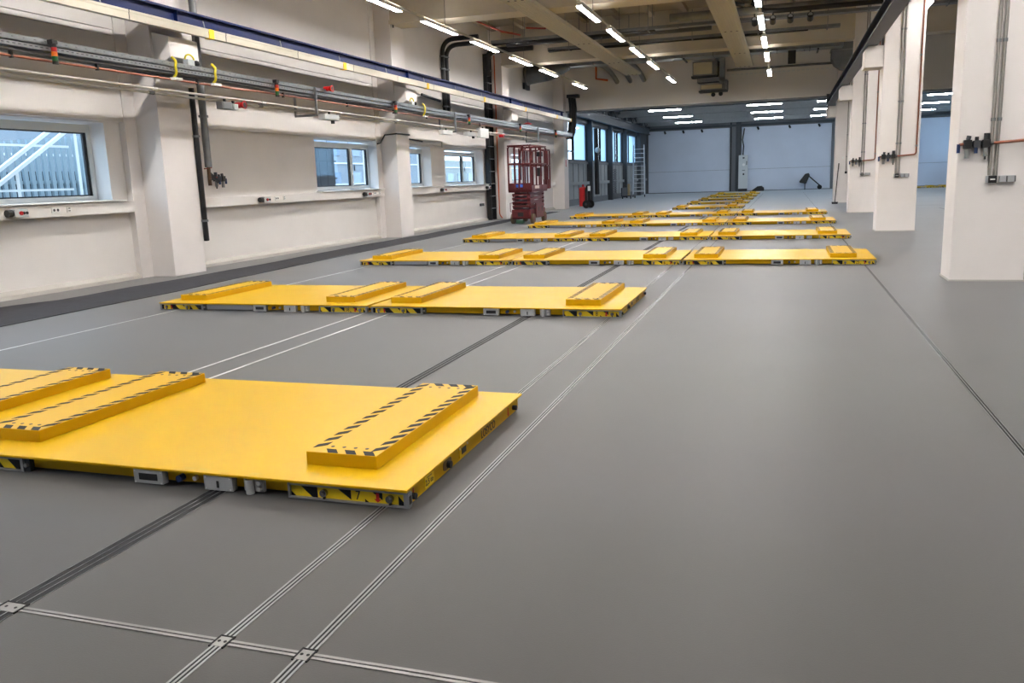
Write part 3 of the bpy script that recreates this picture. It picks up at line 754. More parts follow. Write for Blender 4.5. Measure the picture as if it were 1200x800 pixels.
def near_window(n, y0, y1, z0, z1, mull, label, handle=None, opens_right=True):
    X = WX - .31
    t = struct(bpy.data.objects.new('window_%d' % n, None), label); C.objects.link(t)
    f = .085
    G().box(X - .07, X, y0, y1, z0, z0 + f).box(X - .07, X, y0, y1, z1 - f * 1.6, z1).box(X - .07, X, y0, y0 + f, z0 + f, z1 - f * 1.6).box(X - .07, X, y1 - f, y1, z0 + f, z1 - f * 1.6).obj('frame', WHT, t)
    edges = [y0 + f] + list(mull) + [y1 - f]
    for m_ in mull: G().box(X - .07, X + .005, m_ - .06, m_ + .06, z0 + f, z1 - f * 1.6).obj('mullion', WHT, t)
    for k in range(len(edges) - 1):
        a = edges[k] + (.06 if k else 0); b = edges[k + 1] - (.06 if k < len(edges) - 2 else 0)
        c, d = z0 + f, z1 - f * 1.6
        s_ = .022
        G().box(X - .06, X - .02, a, b, c, c + s_).box(X - .06, X - .02, a, b, d - s_, d).box(X - .06, X - .02, a, a + s_, c, d).box(X - .06, X - .02, b - s_ * 3, b, c, d).obj('sash', BLK, t)
        G().box(X - .045, X - .037, a + s_, b - s_ * 3, c + s_, d - s_).obj('pane', GLASS, t)
    if handle: G().box(X, X + .03, handle - .015, handle + .015, (z0 + z1) / 2 - .12, (z0 + z1) / 2 + .04).obj('handle', ALU, t)
near_window(1, 6.0, 11.78, 1.40, 2.68, [8.4], 'left wall window at the picture edge with white stair rails outside')
near_window(2, 18.6, 21.98, 1.42, 2.64, [20.95], 'left wall window with dark panes between the first two columns', 21.08)
near_window(3, 22.85, 25.75, 1.42, 2.60, [24.3], 'left wall window half hidden by the second column', 24.45)
near_window(4, 26.98, 30.75, 1.42, 2.58, [29.4], 'left wall window next to the black cable ladder', 29.55)
near_window(5, 33.45, 36.88, 1.42, 2.58, [35.2], 'left wall window seen through the cage of the red lift')

# what stands outside the windows
struct(G().box(-60, -11.7, -20, 110, -.3, -.05).obj('ground_outside', mat('outside_paving', (120, 122, 126), .9)), 'grey paving outside the windows')
t = thing('stair_railing', 'white diagonal stair handrails outside the first window', 'railing', (-12.9, 0, 0))
for dz in (0, .22): G().bar((0, 9.6, .75 + dz), (0, 14.2, 3.55 + dz), .06, .06).obj('handrail', WHT, t)
for y in (10.2, 11.6, 13.0): G().bar((0, y, -.05), (0, y, .75 + (y - 9.6) * .6087), .05, .05).obj('post', WHT, t)
G().bar((-.2, 9.0, 1.62), (-.2, 13, 1.62), .04, .04).obj('cross_rail', WHT, t)
G().bar((-.2, 9.0, 2.42), (-.2, 13, 2.42), .04, .04).obj('cross_rail', WHT, t)
t = thing('slat_fence', 'pale vertical slat fence outside the first window', 'fence', (-13.9, 0, 0))
for k in range(34):
    y = 11.2 + k * .16; G().box(-.03, .03, y, y + .085, -.05, 2.45 + .014 * k).obj('slat', mat('pale_fence', (148, 164, 170), .6), t)
for z in (.6, 1.75): G().box(-.07, -.03, 11, 16.8, z, z + .06).obj('fence_rail', mat('pale_fence', (148, 164, 170), .6), t)
t = thing('fence_backdrop', 'dark teal container added behind the slat fence to darken its gaps', 'backdrop', (-14.3, 12.9, 0))  # made-up dark body, put there so the slat gaps look dark
for k in range(9): G().box(-2.4, -.03 * (k % 2), k * .5, k * .5 + .5, -.05, 2.0).obj('backdrop_panel', mat('dark_teal', (22, 40, 46), .6), t)
t = thing('covered_stack', 'stack under a blue grey tarpaulin outside the first window', 'tarpaulin', (-15.2, 0, 0))
G().box(-1.2, .2, 7.4, 12.6, -.05, 2.35).obj('stack', mat('outside_concrete', (104, 114, 128), .9), t)
G().prism([(-1.3, 2.35), (.3, 2.35), (.34, 2.2), (.1, 2.62), (-.6, 2.75), (-1.2, 2.6)], 'y', 7.3, 12.75).obj('tarpaulin', mat('tarpaulin', (140, 156, 176), .6, var=.2, scale=3), t)
t = thing('garden_shed', 'dark purple clad shed seen through the second window', 'shed', (-14.2, 0, 0))
for k in range(8): G().box(-2.5, 0, 21.2 + k * .48, 21.66 + k * .48, -.05, 2.92 - .05 * (k > 4) * (k - 4)).obj('clad_panel', mat('dark_purple_cladding', (16, 12, 22), .5, var=.1), t)
for z in (.9, 1.75, 2.3): G().box(-.02, .025, 21.2, 25.1, z, z + .04).obj('batten', mat('dark_purple_cladding2', (8, 6, 12), .6), t)
t = thing('parked_car', 'dark car roof seen low through the second window', 'car', (-15.6, 27.8, -.05))
body = [(-2.2, .35), (-2.15, .85), (-1.2, 1.0), (-.6, 1.62), (.9, 1.66), (1.6, 1.15), (2.2, 1.0), (2.25, .4)]
G().prism([(p[0], p[1]) for p in body], 'x', -.85, .85).obj('body', mat('car_grey', (70, 76, 86), .3, coat=.5), t, bevel=.08)
for y in (-1.4, 1.4):
    for x in (-.86, .66): G().cyl((x, y, .33), (x + .2, y, .33), .33, 16).obj('wheel', RUB, t)
def building(y0, y1, x, h, label, m):
    t = thing('building', label, 'building', (x, y0, -.05), 0)
    G().box(-6, 0, 0, y1 - y0, 0, h).obj('wall', m, t)
    L = y1 - y0; n = int(L / 2.6)
    for i in range(n):
        for z in (1.1, 3.4, 5.7):
            if z + 1.3 < h: G().box(-.02, .04, (i + .25) * L / n, (i + .8) * L / n, z, z + 1.3).obj('window', mat('outside_pane', (120, 140, 160), .15), t)
    for z in (2.9, 5.2): G().box(0, .05, 0, L, z, z + .08).obj('ledge', WHT, t)
building(13.5, 31, -24, 4.3, 'pale building across the yard behind the first window', mat('outside_white', (140, 147, 152), .8))
building(34, 60, -26, 5.2, 'pale gridded building across the yard behind the second window', mat('outside_white', (140, 147, 152), .8))
building(62, 100, -30, 3.6, 'low pale building far along the yard', mat('outside_beige', (150, 152, 146), .8))
# ------------------------------------------------------------------ vertical pipes and ducts on the left wall
def pipe(label, pts, r, m, n=10, clips=(), cat='pipe', name='pipe'):
    t = thing(name, label, cat, pts[0])
    o = Vector(pts[0]); G().tube([Vector(p) - o for p in pts], r, n).obj('tube', m, t, smooth=True)
    for c in clips:
        c = Vector(c) - o; G().cyl(c - Vector((0, 0, .02)), c + Vector((0, 0, .02)), r * 1.35, n).obj('clip', GALVD, t)
    return t
def bend(a, b, c, r, k=6):
    a, b, c = Vector(a), Vector(b), Vector(c); u = (a - b).normalized() * r; v = (c - b).normalized() * r
    return [a] + [b + u * (1 - t) ** 2 + v * t ** 2 for t in [i / k for i in range(k + 1)]] + [c]
pipe('black downpipe on the right side of the first left column', [(-10.42, 13.345, 3.36), (-10.42, 13.345, .66), (-10.43, 13.36, .58)], .052, BLK, clips=[(-10.42, 13.345, 2.5), (-10.42, 13.345, .95)])
pipe('thick grey vertical pipe beside the first left column', [(-10.60, 13.85, CZ - .17), (-10.60, 13.85, 1.95)], .068, GALVD, clips=[(-10.60, 13.85, 5.1), (-10.60, 13.85, 2.9)])
pipe('red air pipe running down to the black regulator by the first left column', bend((-10.90, 14.27, CZ - .17), (-10.90, 14.27, 1.76), (-10.90, 14.47, 1.76), .06), .018, REDP, clips=[(-10.90, 14.27, 2.0), (-10.90, 14.27, 4.4)])
pipe('thin red pipe left of the thick grey pipe by the first left column', [(-10.93, 13.62, 3.9), (-10.93, 13.62, 2.05)], .016, REDP)
t = thing('valve', 'dark brass valve at the lower end of the thick grey pipe', 'valve', (-10.60, 13.85, 1.72))
G().cyl((0, 0, .23), (0, 0, -.12), .035, 10).obj('body', mat('aged_brass', (84, 62, 44), .5, metal=.5), t)
G().bar((0, 0, .12), (.05, .20, -.06), .05, .05).obj('side_branch', BLK, t)
G().bar((-.02, -.10, .20), (.02, .06, .22), .03, .02).obj('lever', REDP, t)
t = thing('valve', 'small dark valve between black pipe and grey pipe', 'valve', (-10.93, 13.62, 1.80))
G().cyl((0, 0, .25), (0, 0, -.10), .025, 10).obj('body', mat('aged_brass', (84, 62, 44), .5), t)
G().bar((0, -.06, -.05), (0, .10, -.05), .03, .03).obj('handle', BLK, t)
# two black cable ducts with elbow above the third bay
for k, (y, x) in enumerate(((26.75, -10.87), (27.05, -10.87))):
    pipe('%s of two black bent cable ducts rising above the blue crane rail' % ('left' if k == 0 else 'right'),
         bend((x, y, 3.85), (x, y, 6.12 - .14 * k), (-9.6, y, 6.12 - .14 * k), .45, 8), .075, BLK, clips=[(x, y, 5.6), (x, y, 5.2), (x, y, 4.0)], cat='duct', name='cable_duct')
t = thing('cable_ladder', 'tall black cable ladder with cables running from the floor beside the fourth window', 'cable ladder', (-10.86, 31.22, 0))
for q in (-.30, .22): G().box(-.10, .06, q - .02, q + .02, .02, 6.2).obj('side_rail', BLK, t)
G().box(-.14, -.10, -.3, .22, .02, 6.2).obj('back_plate', BLK, t)
for k in range(13): G().box(.0, .09, -.32, .24, .45 + k * .47, .475 + k * .47).obj('rung', GALV, t)
g = G()
for j in range(6): g.tube([(-.04 + .01 * math.sin(k + j), -.22 + .075 * j + .01 * math.sin(k * 1.7 + j), .03 + k * .32) for k in range(20)], .032, 6)
g.obj('cables', RUB, t, stuff=True)
pipe('black bent cable duct above the cable ladder near the ceiling', bend((-10.8, 31.0, 5.4), (-10.8, 31.0, 6.3), (-9.0, 31.0, 6.3), .4, 8), .11, BLK, cat='duct', name='cable_duct')
pipe('orange pipe running down beside the black cable ladder', bend((-10.7, 31.52, 6.2), (-10.7, 31.52, .18), (-10.6, 31.56, .06), .12), .022, mat('orange_pipe', (206, 98, 52), .5))
pipe('small dark conduit with hook high on the second left column', [(-10.41, 22.1, 5.75), (-10.41, 22.1, 6.0), (-10.41, 22.1, 6.6), (-10.41, 21.98, 6.62)], .022, DGREY, cat='conduit', name='conduit')
pipe('dark vertical conduit right of the second left column above the crane rail', [(-10.93, 23.55, CZ - .02), (-10.93, 23.55, 4.4)], .03, DGREY, cat='conduit', name='conduit', clips=[(-10.93, 23.55, 5.2)])
pipe('black cable stepping around the second left column above the windows', [(-10.92, 21.7, 2.64), (-10.92, 21.90, 2.66), (-10.78, 21.93, 2.88), (-10.42, 21.93, 2.90), (-10.42, 22.8, 2.90), (-10.9, 22.84, 2.88), (-10.9, 24.8, 2.80)], .022, BLK, cat='cable', name='cable')
pipe('pale conduit above the third window between the second column and black hook', [(-10.92, 23.0, 2.86), (-10.92, 26.2, 2.86), (-10.92, 26.45, 2.84), (-10.92, 26.45, 2.66)], .03, mat('pale_conduit', (196, 192, 182), .5), cat='conduit', name='conduit')
t = thing('wall_lamp', 'dark bar lamp on the wall left of the black bent ducts', 'lamp', (-10.93, 25.0, 4.25))
G().bar((0, 0, 0), (0, 1.5, -.1), .06, .06).obj('bar', DGREY, t)
t = thing('red_alarm', 'small red alarm hanging below the crane rail above the red lift', 'alarm', (-10.0, 33.4, 3.72))
G().cyl((0, 0, .06), (0, 0, 0), .06, 12, r1=.18).obj('shade', REDX, t); G().cyl((0, 0, .06), (0, 0, .5), .01, 6).obj('rod', DGREY, t)
t = thing('hose_bundle', 'black curved hose bundle hanging at the far end of the blue crane rail', 'hose', (-10.0, 40.95, 3.4))
for k in range(3):
    G().tube([(-.1 + .12 * k, .2 * math.sin(q * .5), 2.0 - q * .2 - .05 * k) if q < 9 else (-.2 + .12 * k - .04 * (q - 8), .15, 2.0 - q * .2) for q in range(11)], .075, 8).obj('hose', BLK, t, smooth=True)
G().box(-.22, .35, -.1, .3, 1.95, 2.1).obj('hood', DGREY, t)
t = thing('wall_sign', 'narrow white strip with a small red sign on the end column', 'sign', (-10.43, 41.15, 2.0))
G().box(0, .012, 0, .22, 0, .5).obj('sign_plate', WHT, t); G().box(.012, .014, .05, .17, .08, .42).obj('red_field', REDL, t)

# ------------------------------------------------------------------ red scissor lift
t = thing('scissor_lift', 'dark red scissor lift parked by the left wall with its cage folded down', 'scissor lift', (-8.70, 28.9, 0), 0)
W, L = .39, .95
G().box(-W + .05, W - .05, -L, L, .17, .50).obj('chassis', REDM, t, bevel=.015)
for sx in (-1, 1):
    for y in (-.72, .72):
        wl_ = G().cyl((sx * (W - .09), y, .175), (sx * (W + .02), y, .175), .175, 20).obj('wheel', TYRE, t, smooth=True)
        G().cyl((sx * (W + .0), y, .175), (sx * (W + .03), y, .175), .09, 14).obj('hub', REDM, wl_)
    d = G().box(sx * W - .02, sx * W + .02, -.45, .55, .20, .70).obj('side_door', REDM, t, bevel=.012)
    G().box(sx * (W + .02) - .004, sx * (W + .02) + .004, -.2, -.08, .42, .56).obj('door_latch', BLK, d)
    G().box(sx * (W + .02) - .004, sx * (W + .02) + .004, .25, .37, .40, .58).obj('warning_sticker', BLK, d)
G().box(-.30, .30, -L - .06, -L, .22, .46).obj('end_bumper', REDM, t, bevel=.012)
G().box(-.10, .10, -L - .065, -L - .055, .26, .40).obj('front_vent', BLK, t)
G().box(-.30, .30, L, L + .05, .22, .46).obj('end_bumper', REDM, t, bevel=.012)
for z in (.30, .52, .74):
    pass
# folded scissor arms
for k in range(4):
    z = .56 + k * .135
    for sx in (-.30, .30):
        G().bar((sx, -.85, z), (sx, .85, z + .10), .05, .085).obj('scissor_arm', REDM, t)
        G().bar((sx * .78, .85, z), (sx * .78, -.85, z + .10), .05, .085).obj('scissor_arm', REDM, t)
    for y in (-.85, .85): G().cyl((-.33, y, z + .04), (.33, y, z + .04), .035, 10).obj('pivot_tube', REDM, t)
G().cyl((0, -.6, .6), (0, .5, .95), .055, 12).obj('hydraulic_cylinder', DGREY, t, smooth=True)
for k in range(4): G().box(-.20, .20, -.93, -.90, .60 + k * .125, .65 + k * .125).obj('step', REDM, t)
G().tube([(-W - .02, -.6, .42), (-W - .06, -.75, .42), (-W - .06, -.75, .72), (-W - .02, -.6, .72)], .014, 6).obj('ladder_handle', REDM, t)
# platform
G().box(-W - .03, W + .03, -1.0, 1.0, 1.09, 1.15).obj('platform_floor', REDM, t)
b = G()
b.box(-W - .03, W + .03, -1.0, -.98, 1.12, 1.40).box(-W - .03, W + .03, .98, 1.0, 1.12, 1.32).box(-W - .03, -W - .01, -1.0, 1.0, 1.12, 1.32).box(W + .01, W + .03, -1.0, 1.0, 1.12, 1.32)
b = b.obj('toe_board', REDM, t)
G().box(-.16, .14, -1.006, -1.0, 1.26, 1.36).obj('blue_sign', mat('blue_sign', (44, 92, 190), .5), b)
G().box(.425, .43, -.6, -.05, 1.20, 1.30).obj('white_sign', mat('white_sign', (220, 210, 200), .5), b)
def rail_(pts, nm='guard_rail', r=.030): return G().tube(pts, r, 8).obj(nm, REDM, t, smooth=True)
X, Yy = W + .01, .99; zt, zm = 2.66, 2.05
for sx in (-1, 1):
    for y in (-Yy, -.30, .30, Yy): rail_([(sx * X, y, 1.15), (sx * X, y, zt - .05)], 'post')
    for z in (zt, zm): rail_([(sx * X, -Yy, z), (sx * X, Yy, z)])
for y in (-Yy, Yy):
    for z in (zt, zm): rail_(bend((-X, y, z - .0), (-X, y, z), (X, y, z), .02) if z == zm else [(-X, y, z - .10), (-X + .05, y, z), (X - .05, y, z), (X, y, z - .10)])
    for x in (-.16, .14): rail_([(x, y, 1.2), (x, y, zt)], 'post')
rail_([(-.02, -Yy - .03, 1.2), (.0, -Yy - .03, 2.0), (.06, -Yy - .03, 2.45), (.14, -Yy - .03, zt)], 'gate_bar')
# roll-out deck at the back
G().box(-X + .07, X - .07, .9, 1.75, 1.16, 1.20).obj('extension_deck', REDM, t)
G().box(X - .09, X - .07, .9, 1.75, 1.20, 1.50).obj('extension_board', REDM, t)
for sx in (-1, 1):
    for y in (1.05, 1.45, 1.75): rail_([(sx * (X - .07), y, 1.18), (sx * (X - .07), y, 2.56)], 'post')
    for z in (2.56, 2.0): rail_([(sx * (X - .07), .4, z), (sx * (X - .07), 1.75, z)])
for z in (2.56, 2.0): rail_([(-X + .07, 1.75, z), (X - .07, 1.75, z)])
c = G().box(.18, .36, .35, .60, 1.62, 1.92).obj('control_box', BLK, t, bevel=.01)
G().box(.20, .34, .37, .58, 1.92, 1.97).obj('white_cap', WHT, c)
b = G().box(.16, .34, .62, .80, 2.32, 2.48).obj('document_box', BLK, t, bevel=.01)
G().sphere((.25, .71, 2.49), .08, sz=.6).obj('white_lid', WHT, b, smooth=True)
G().box(-.14, .10, -1.1, -.9, .03, .14).obj('pothole_guard', mat('green_guard', (46, 84, 60), .6), t)

# ------------------------------------------------------------------ things by the far left wall
t = thing('fire_extinguisher', 'red wheeled fire extinguisher standing right of the scissor lift', 'fire extinguisher', (-9.72, 41.9, 0), -.3)
G().cyl((0, 0, .10), (0, 0, .98), .20, 20).sphere((0, 0, .98), .20, 20, 8, .45).obj('tank', REDX, t, smooth=True)
for s_ in (-.22, .22):
    wl_ = G().cyl((.30, s_ - .035, .20), (.30, s_ + .035, .20), .20, 20).obj('wheel', RUB, t, smooth=True)
    G().cyl((.30, s_ - .04, .20), (.30, s_ + .04, .20), .07, 12).obj('hub', DGREY, wl_)
G().tube([(.30, -.2, .20), (.24, -.2, .9), (.34, -.2, 1.14), (.34, .2, 1.14), (.24, .2, .9), (.30, .2, .20)], .018, 8).obj('trolley_frame', BLK, t)
G().tube([(.12 + .14 * math.cos(a), .22 + .02 * math.sin(a * 3), .62 + .30 * math.sin(a)) for a in [k * PI / 8 for k in range(17)]], .035, 8).obj('hose', BLK, t, smooth=True)
G().tube([(.22, -.1, .3), (.25, -.12, .95), (.28, -.05, 1.1)], .05, 8).obj('hose', BLK, t, smooth=True)
G().cyl((.0, 0, 1.04), (.0, 0, 1.18), .05, 10).obj('valve_head', REDX, t)
G().box(.36, .365, -.16, .12, .86, 1.10).obj('instruction_tag', WHT, t)
t = thing('rolling_ladder', 'tall aluminium platform ladder standing near the far left corner', 'ladder', (-10.25, 62.4, 0), .15)
alu2 = mat('bright_aluminium', (206, 212, 218), .4, metal=.5)
for x in (-.42, .42):
    G().bar((x, -1.0, .1), (x * .9, .25, 3.75), .07, .04).obj('stile', alu2, t)
    G().bar((x, 1.15, .1), (x * .9, .35, 3.65), .06, .04).obj('rear_stile', alu2, t)
    for y in (-1.0, 1.15): G().cyl((x - .03, y, .10), (x + .03, y, .10), .10, 12).obj('castor', BLK, t)
for k in range(11):
    q = (k + 1) / 12; G().box(-.42, .42, -1.0 + 1.25 * q - .05, -1.0 + 1.25 * q + .05, .1 + 3.65 * q - .015, .1 + 3.65 * q + .015).obj('rung', alu2, t)
for z, y in ((.4, 1.05), (1.6, .8), (2.8, .53)): G().box(-.4, .4, y - .02, y + .02, z, z + .05).obj('cross_bar', alu2, t)
t = thing('wall_radiator', 'tall grey ribbed wall radiator below the far hall windows', 'radiator', (-11.18, 56.5, .35))
for k in range(11): G().box(0, .12, 0, 1.5, k * .155, k * .155 + .11).obj('rib', FARG, t)
for y in (.05, 1.42): G().box(-.02, .06, y, y + .06, 0, 1.7).obj('rail', FARS, t)
t = thing('pallet_truck', 'dark trolley with wooden boards beside the ladder', 'trolley', (-10.3, 58.4, 0))
G().box(-.35, .35, -1.0, 1.0, .16, .22).obj('bed', DGREY, t)
G().box(-.36, -.30, -1.0, 1.0, .22, .75).obj('side_frame', DGREY, t)
G().box(.05, .2, -.75, -.65, .22, 1.0).obj('board', WOOD, t)
for x in (-.28, .28):
    for y in (-.85, .85): G().cyl((x - .03, y, .08), (x + .03, y, .08), .08, 12).obj('wheel', RUB, t)

# ------------------------------------------------------------------ things by the far end wall
t = thing('control_cabinet', 'grey control cabinet with round gauge at the far end wall', 'cabinet', (-3.62, YF - .75, 0))
G().box(0, .72, .0, .40, .22, 2.88).obj('body', LGREY, t, bevel=.01)
G().box(.02, .70, .02, .38, 0, .22).obj('plinth', BLK, t)
d = G().box(.02, .70, -.02, .0, .26, 2.84).obj('door', LGREY, t)
G().cyl((.40, -.02, 2.12), (.40, -.035, 2.12), .11, 16).obj('gauge', WHT, d)
G().box(.32, .46, -.03, -.02, 2.6, 2.72).obj('label_plate', DGREY, d)
G().box(.34, .46, -.03, -.02, 1.30, 1.44).obj('handle', BLK, d); G().box(.28, .5, -.03, -.02, 1.66, 1.70).obj('label_strip', DGREY, d)
G().box(.60, .66, -.03, -.02, 2.1, 2.4).obj('switch', BLK, d)
pipe('dark wavy cables rising from the grey control cabinet', [(-3.3, YF - .5, 2.88), (-3.26, YF - .48, 3.6), (-3.36, YF - .48, 4.1), (-3.22, YF - .48, 5.0)], .05, BLK, cat='cable', name='cable')
t = thing('barrow', 'black tipped cart with long handle leaning at the far end wall', 'cart', (1.55, YF - .9, 0))
G().prism([(.22, 1.30), (-.05, 1.24), (-.50, .62), (-.42, .56), (-.10, .48), (.05, .50), (.30, 1.12)], 'y', -.3, .3).obj('tub', BLK, t, bevel=.04)
G().bar((.18, 0, 1.10), (1.05, 0, .32), .09, .09).obj('handle', BLK, t)
G().cyl((1.05, -.1, .18), (1.05, .1, .18), .18, 12).obj('wheel', RUB, t)
G().bar((-.05, -.2, .5), (-.05, -.2, 0), .04, .04).obj('leg', BLK, t); G().bar((-.05, .2, .5), (-.05, .2, 0), .04, .04).obj('leg', BLK, t)
t = thing('tarpaulin_heap', 'black covered heap on the floor right of the control cabinet', 'tarpaulin', (-2.0, YF - 1.0, 0))
G().prism([(-.55, 0), (-.5, .10), (-.1, .38), (.25, .42), (.3, .32), (.40, .28), (.42, 0)], 'y', -.35, .35).obj('cover', BLK, t, bevel=.05)
t = thing('broom', 'broom with a dark handle leaning on the farthest right column', 'broom', (2.12, 40.0, 0))
G().cyl((0, 0, .06), (.17, 1.12, 1.76), .022, 8).obj('handle', mat('dark_wood', (58, 48, 42), .6), t)
G().box(-.13, .13, -.05, .05, .045, .09).obj('head', BLK, t); G().box(-.12, .12, -.045, .045, 0, .045).obj('bristles', RUB, t)

# ------------------------------------------------------------------ air units, conduits and sockets on the columns
def air_unit(x, y, z, rz, label, flip=False):
    s_ = -1 if flip else 1
    t = thing('air_regulator', label, 'air regulator', (x, y, z), rz, 'compressed air units')
    def bx(a, b, *r): return G().box(min(a * s_, b * s_), max(a * s_, b * s_), *r)
    bx(-.10, -.01, -.11, -.02, -.055, .045).obj('filter_body', BLK, t, bevel=.006)
    bx(-.20, -.12, -.10, -.02, -.05, .04).obj('regulator_body', DGREY, t, bevel=.006)
    bx(-.31, -.22, -.11, -.02, -.06, .05).obj('lubricator_body', BLK, t, bevel=.006)
    G().cyl((-.05 * s_, -.065, .045), (-.05 * s_, -.065, .125), .034, 12).obj('adjusting_knob', BLK, t)
    G().cyl((-.16 * s_, -.06, .04), (-.16 * s_, -.06, .085), .024, 10).obj('gauge', BLK, t)
    G().cyl((-.26 * s_, -.065, .05), (-.25 * s_, -.065, .10), .028, 10).obj('fill_cap', DGREY, t)
    G().cyl((-.055 * s_, -.065, -.055), (-.055 * s_, -.065, -.16), .028, 12).obj('bowl', mat('clear_bowl', (128, 130, 128), .15), t)
    G().cyl((-.055 * s_, -.065, -.16), (-.055 * s_, -.065, -.20), .014, 8).obj('drain', BLK, t)
    G().cyl((-.265 * s_, -.065, -.06), (-.265 * s_, -.065, -.18), .03, 12).obj('bowl', mat('clear_bowl', (128, 130, 128), .15), t)
    G().cyl((-.165 * s_, -.065, -.05), (-.165 * s_, -.065, -.12), .022, 10).obj('coupling', BLUEK, t)
    G().cyl((-.31 * s_, -.065, .0), (-.36 * s_, -.065, -.01), .018, 8).obj('elbow', COP, t)
    G().cyl((-.365 * s_, -.065, .0), (-.365 * s_, -.065, -.11), .022, 10).obj('coupling', BLUEK, t)
    bx(-.30, .0, -.02, 0, -.03, .03).obj('wall_bracket', DGREY, t)
    G().cyl((-.01 * s_, -.065, 0), (.03 * s_, -.065, 0), .022, 10).obj('nut', DGREY, t)
    return t
def sockets(x, y, z, label, two=True):
    t = thing('socket_box', label, 'socket', (x, y, z), 0, 'socket boxes on the right columns')
    G().box(-.02, .075, -.075, 0, 0, .095).obj('black_socket', BLK, t, bevel=.006); G().box(.0, .055, -.078, -.075, .04, .055).obj('label_strip', WHT, t)
    G().box(-.02, -.04, -.06, 0, .005, .09).obj('mount', GREYP, t)
    if two:
        for q in (.105, .20):
            G().box(q, q + .085, -.07, 0, .008, .09).obj('grey_socket', GREYP, t, bevel=.006)
            G().box(q + .075, q + .085, -.076, -.07, .012, .086).obj('lid_hinge', DGREY, t)
PC = mat('steel_conduit', (150, 146, 140), .45, metal=.5)
nmz = ['nearest', 'second', 'third', 'farthest']
for k, y in enumerate(RC):
    yy = y - .0
    if k < 3:
        air_unit(2.46, yy, 1.76, 0, 'black air regulator with blue couplings on the %s right column' % nmz[k])
        sockets(2.48, yy, 1.262, 'black and grey socket boxes low on the %s right column' % nmz[k])
    for j, x in enumerate((2.475, 2.545) if k < 3 else (2.60,)):
        pipe('%s vertical conduit on the face of the %s right column' % (('left', 'right')[j] if k < 3 else 'grey', nmz[k]), [(x, yy - .022, CZ - .2), (x, yy - .022, 1.36)], .021, PC, cat='conduit', name='conduit',
             clips=[(x, yy - .022, 3.0), (x, yy - .022, 2.05), (x, yy - .022, 4.6)])
    if k == 0:
        pipe('horizontal copper air pipe on the nearest right column', [(2.47, yy - .065, 1.76), (2.95, yy - .065, 1.785)], .019, COP)
    elif k < 3:
        pipe('copper air pipe bending upwards on the %s right column' % nmz[k], bend((2.47, yy - .065, 1.76), (2.89, yy - .065, 1.785), (2.89, yy - .065, 7.0), .06), .019, COP, clips=[(2.89, yy - .065, 1.98), (2.89, yy - .065, 4.0)])
    else:
        t = thing('socket_box', 'small black end box of the conduit on the farthest right column', 'socket', (2.60, yy, 1.30)); G().box(-.05, .05, -.07, 0, 0, .10).obj('box', BLK, t, bevel=.006)
        t = thing('socket_box', 'tiny white switch on the farthest right column', 'switch', (2.45, yy, 1.95)); G().box(-.04, .04, -.03, 0, 0, .09).obj('plate', WHT, t)
air_unit(-11.035, 14.48, 1.74, PI / 2, 'black air regulator on the left wall beside the first column', True)
t = thing('round_alarm', 'small dark boxes low on the left wall beside the cable ladder', 'switch', (-11.04, 30.2, .58)); G().box(0, .06, 0, .35, 0, .10).obj('box', DGREY, t)

# ------------------------------------------------------------------ ceiling services between the beams
def tray(y, z, x0, x1, label, cables=True):
    t = thing('cable_tray', label, 'cable tray', (x0, y, z), 0, 'cross trays below the ceiling')
    G().box(0, x1 - x0, -.18, .18, 0, .01).box(0, x1 - x0, -.18, -.165, .01, .09).box(0, x1 - x0, .165, .18, .01, .09).obj('channel', GALVD, t)
    if cables:
        g = G()
        for j in range(4): g.tube([(k * .6, -.12 + j * .08 + .02 * math.sin(k * 1.3 + j), -.02 - .015 * math.sin(k + j)) for k in range(int((x1 - x0) / .6))], .02, 5)
        g.obj('cables', BLK, t, stuff=True)
    k = .8
    while k < x1 - x0:
        G().box(k - .02, k + .02, -.2, .2, -.04, 0).obj('support', GALVD, t)
        G().cyl((k, -.19, 0), (k, -.19, CZ - .17 - z), .012, 6).obj('rod', GALVD, t); k += 2.2
tray(27.6, 5.98, -9.4, -3.3, 'wide galvanised cable tray crossing below the ceiling left of centre')
tray(31.05, 6.13, -8.4, 1.6, 'long cable tray with black cables in front of the last cross beam')
tray(29.2, 6.25, -9.5, 9.0, 'dark cable tray high between the two cross beams', False)
tray(24.4, 6.02, -.8, 9.0, 'cable tray below the ceiling right of the right heating panel')
pipe('thick pale service pipe crossing below the ceiling between the cross beams', [(-3.6, 28.0, 6.36), (12.0, 28.0, 6.36)], .13, GALVD, 14, clips=())
pipe('thick dark insulated pipe below the ceiling left of centre', [(-9.8, 30.4, 6.42), (-2.5, 30.4, 6.42)], .14, DGREY, 14)
pipe('thick black cable line crossing right of the right heating panel', [(-.9, 26.0, 6.6), (-1.0, 26.0, 6.2), (-.7, 26.0, 5.98), (-.3, 26.0, 5.95), (9.0, 26.0, 5.95)], .07, BLK, cat='cable', name='cable')
for k, x in enumerate((-.95, -.45, .02, .55)):
    t = thing('ceiling_spotlight', 'round dark spotlight below the black cable line, %s from the left' % ORD[k], 'spotlight', (x, 26.0, 5.72), 0, 'round spotlights')
    G().cyl((0, .12, -.05), (0, -.12, .03), .085, 14).obj('housing', BLK, t, smooth=True); G().cyl((.0, -.12, .03), (0, -.125, .03), .06, 12).obj('lens', GREYP, t)
    G().bar((0, 0, .05), (0, 0, .20), .03, .03).obj('stem', BLK, t)
pipe('red oxide sprinkler pipe with angled branch under the left ceiling', [(-8.1, 25.0, 6.42), (-9.4, 25.0, 6.44), (-8.4, 25.6, 6.0), (-7.9, 25.9, 5.9)], .03, REDP)
pipe('short red oxide sprinkler pipe under the left ceiling', [(-7.9, 26.5, 6.2), (-7.3, 26.6, 6.15), (-7.0, 26.6, 6.5)], .03, REDP)
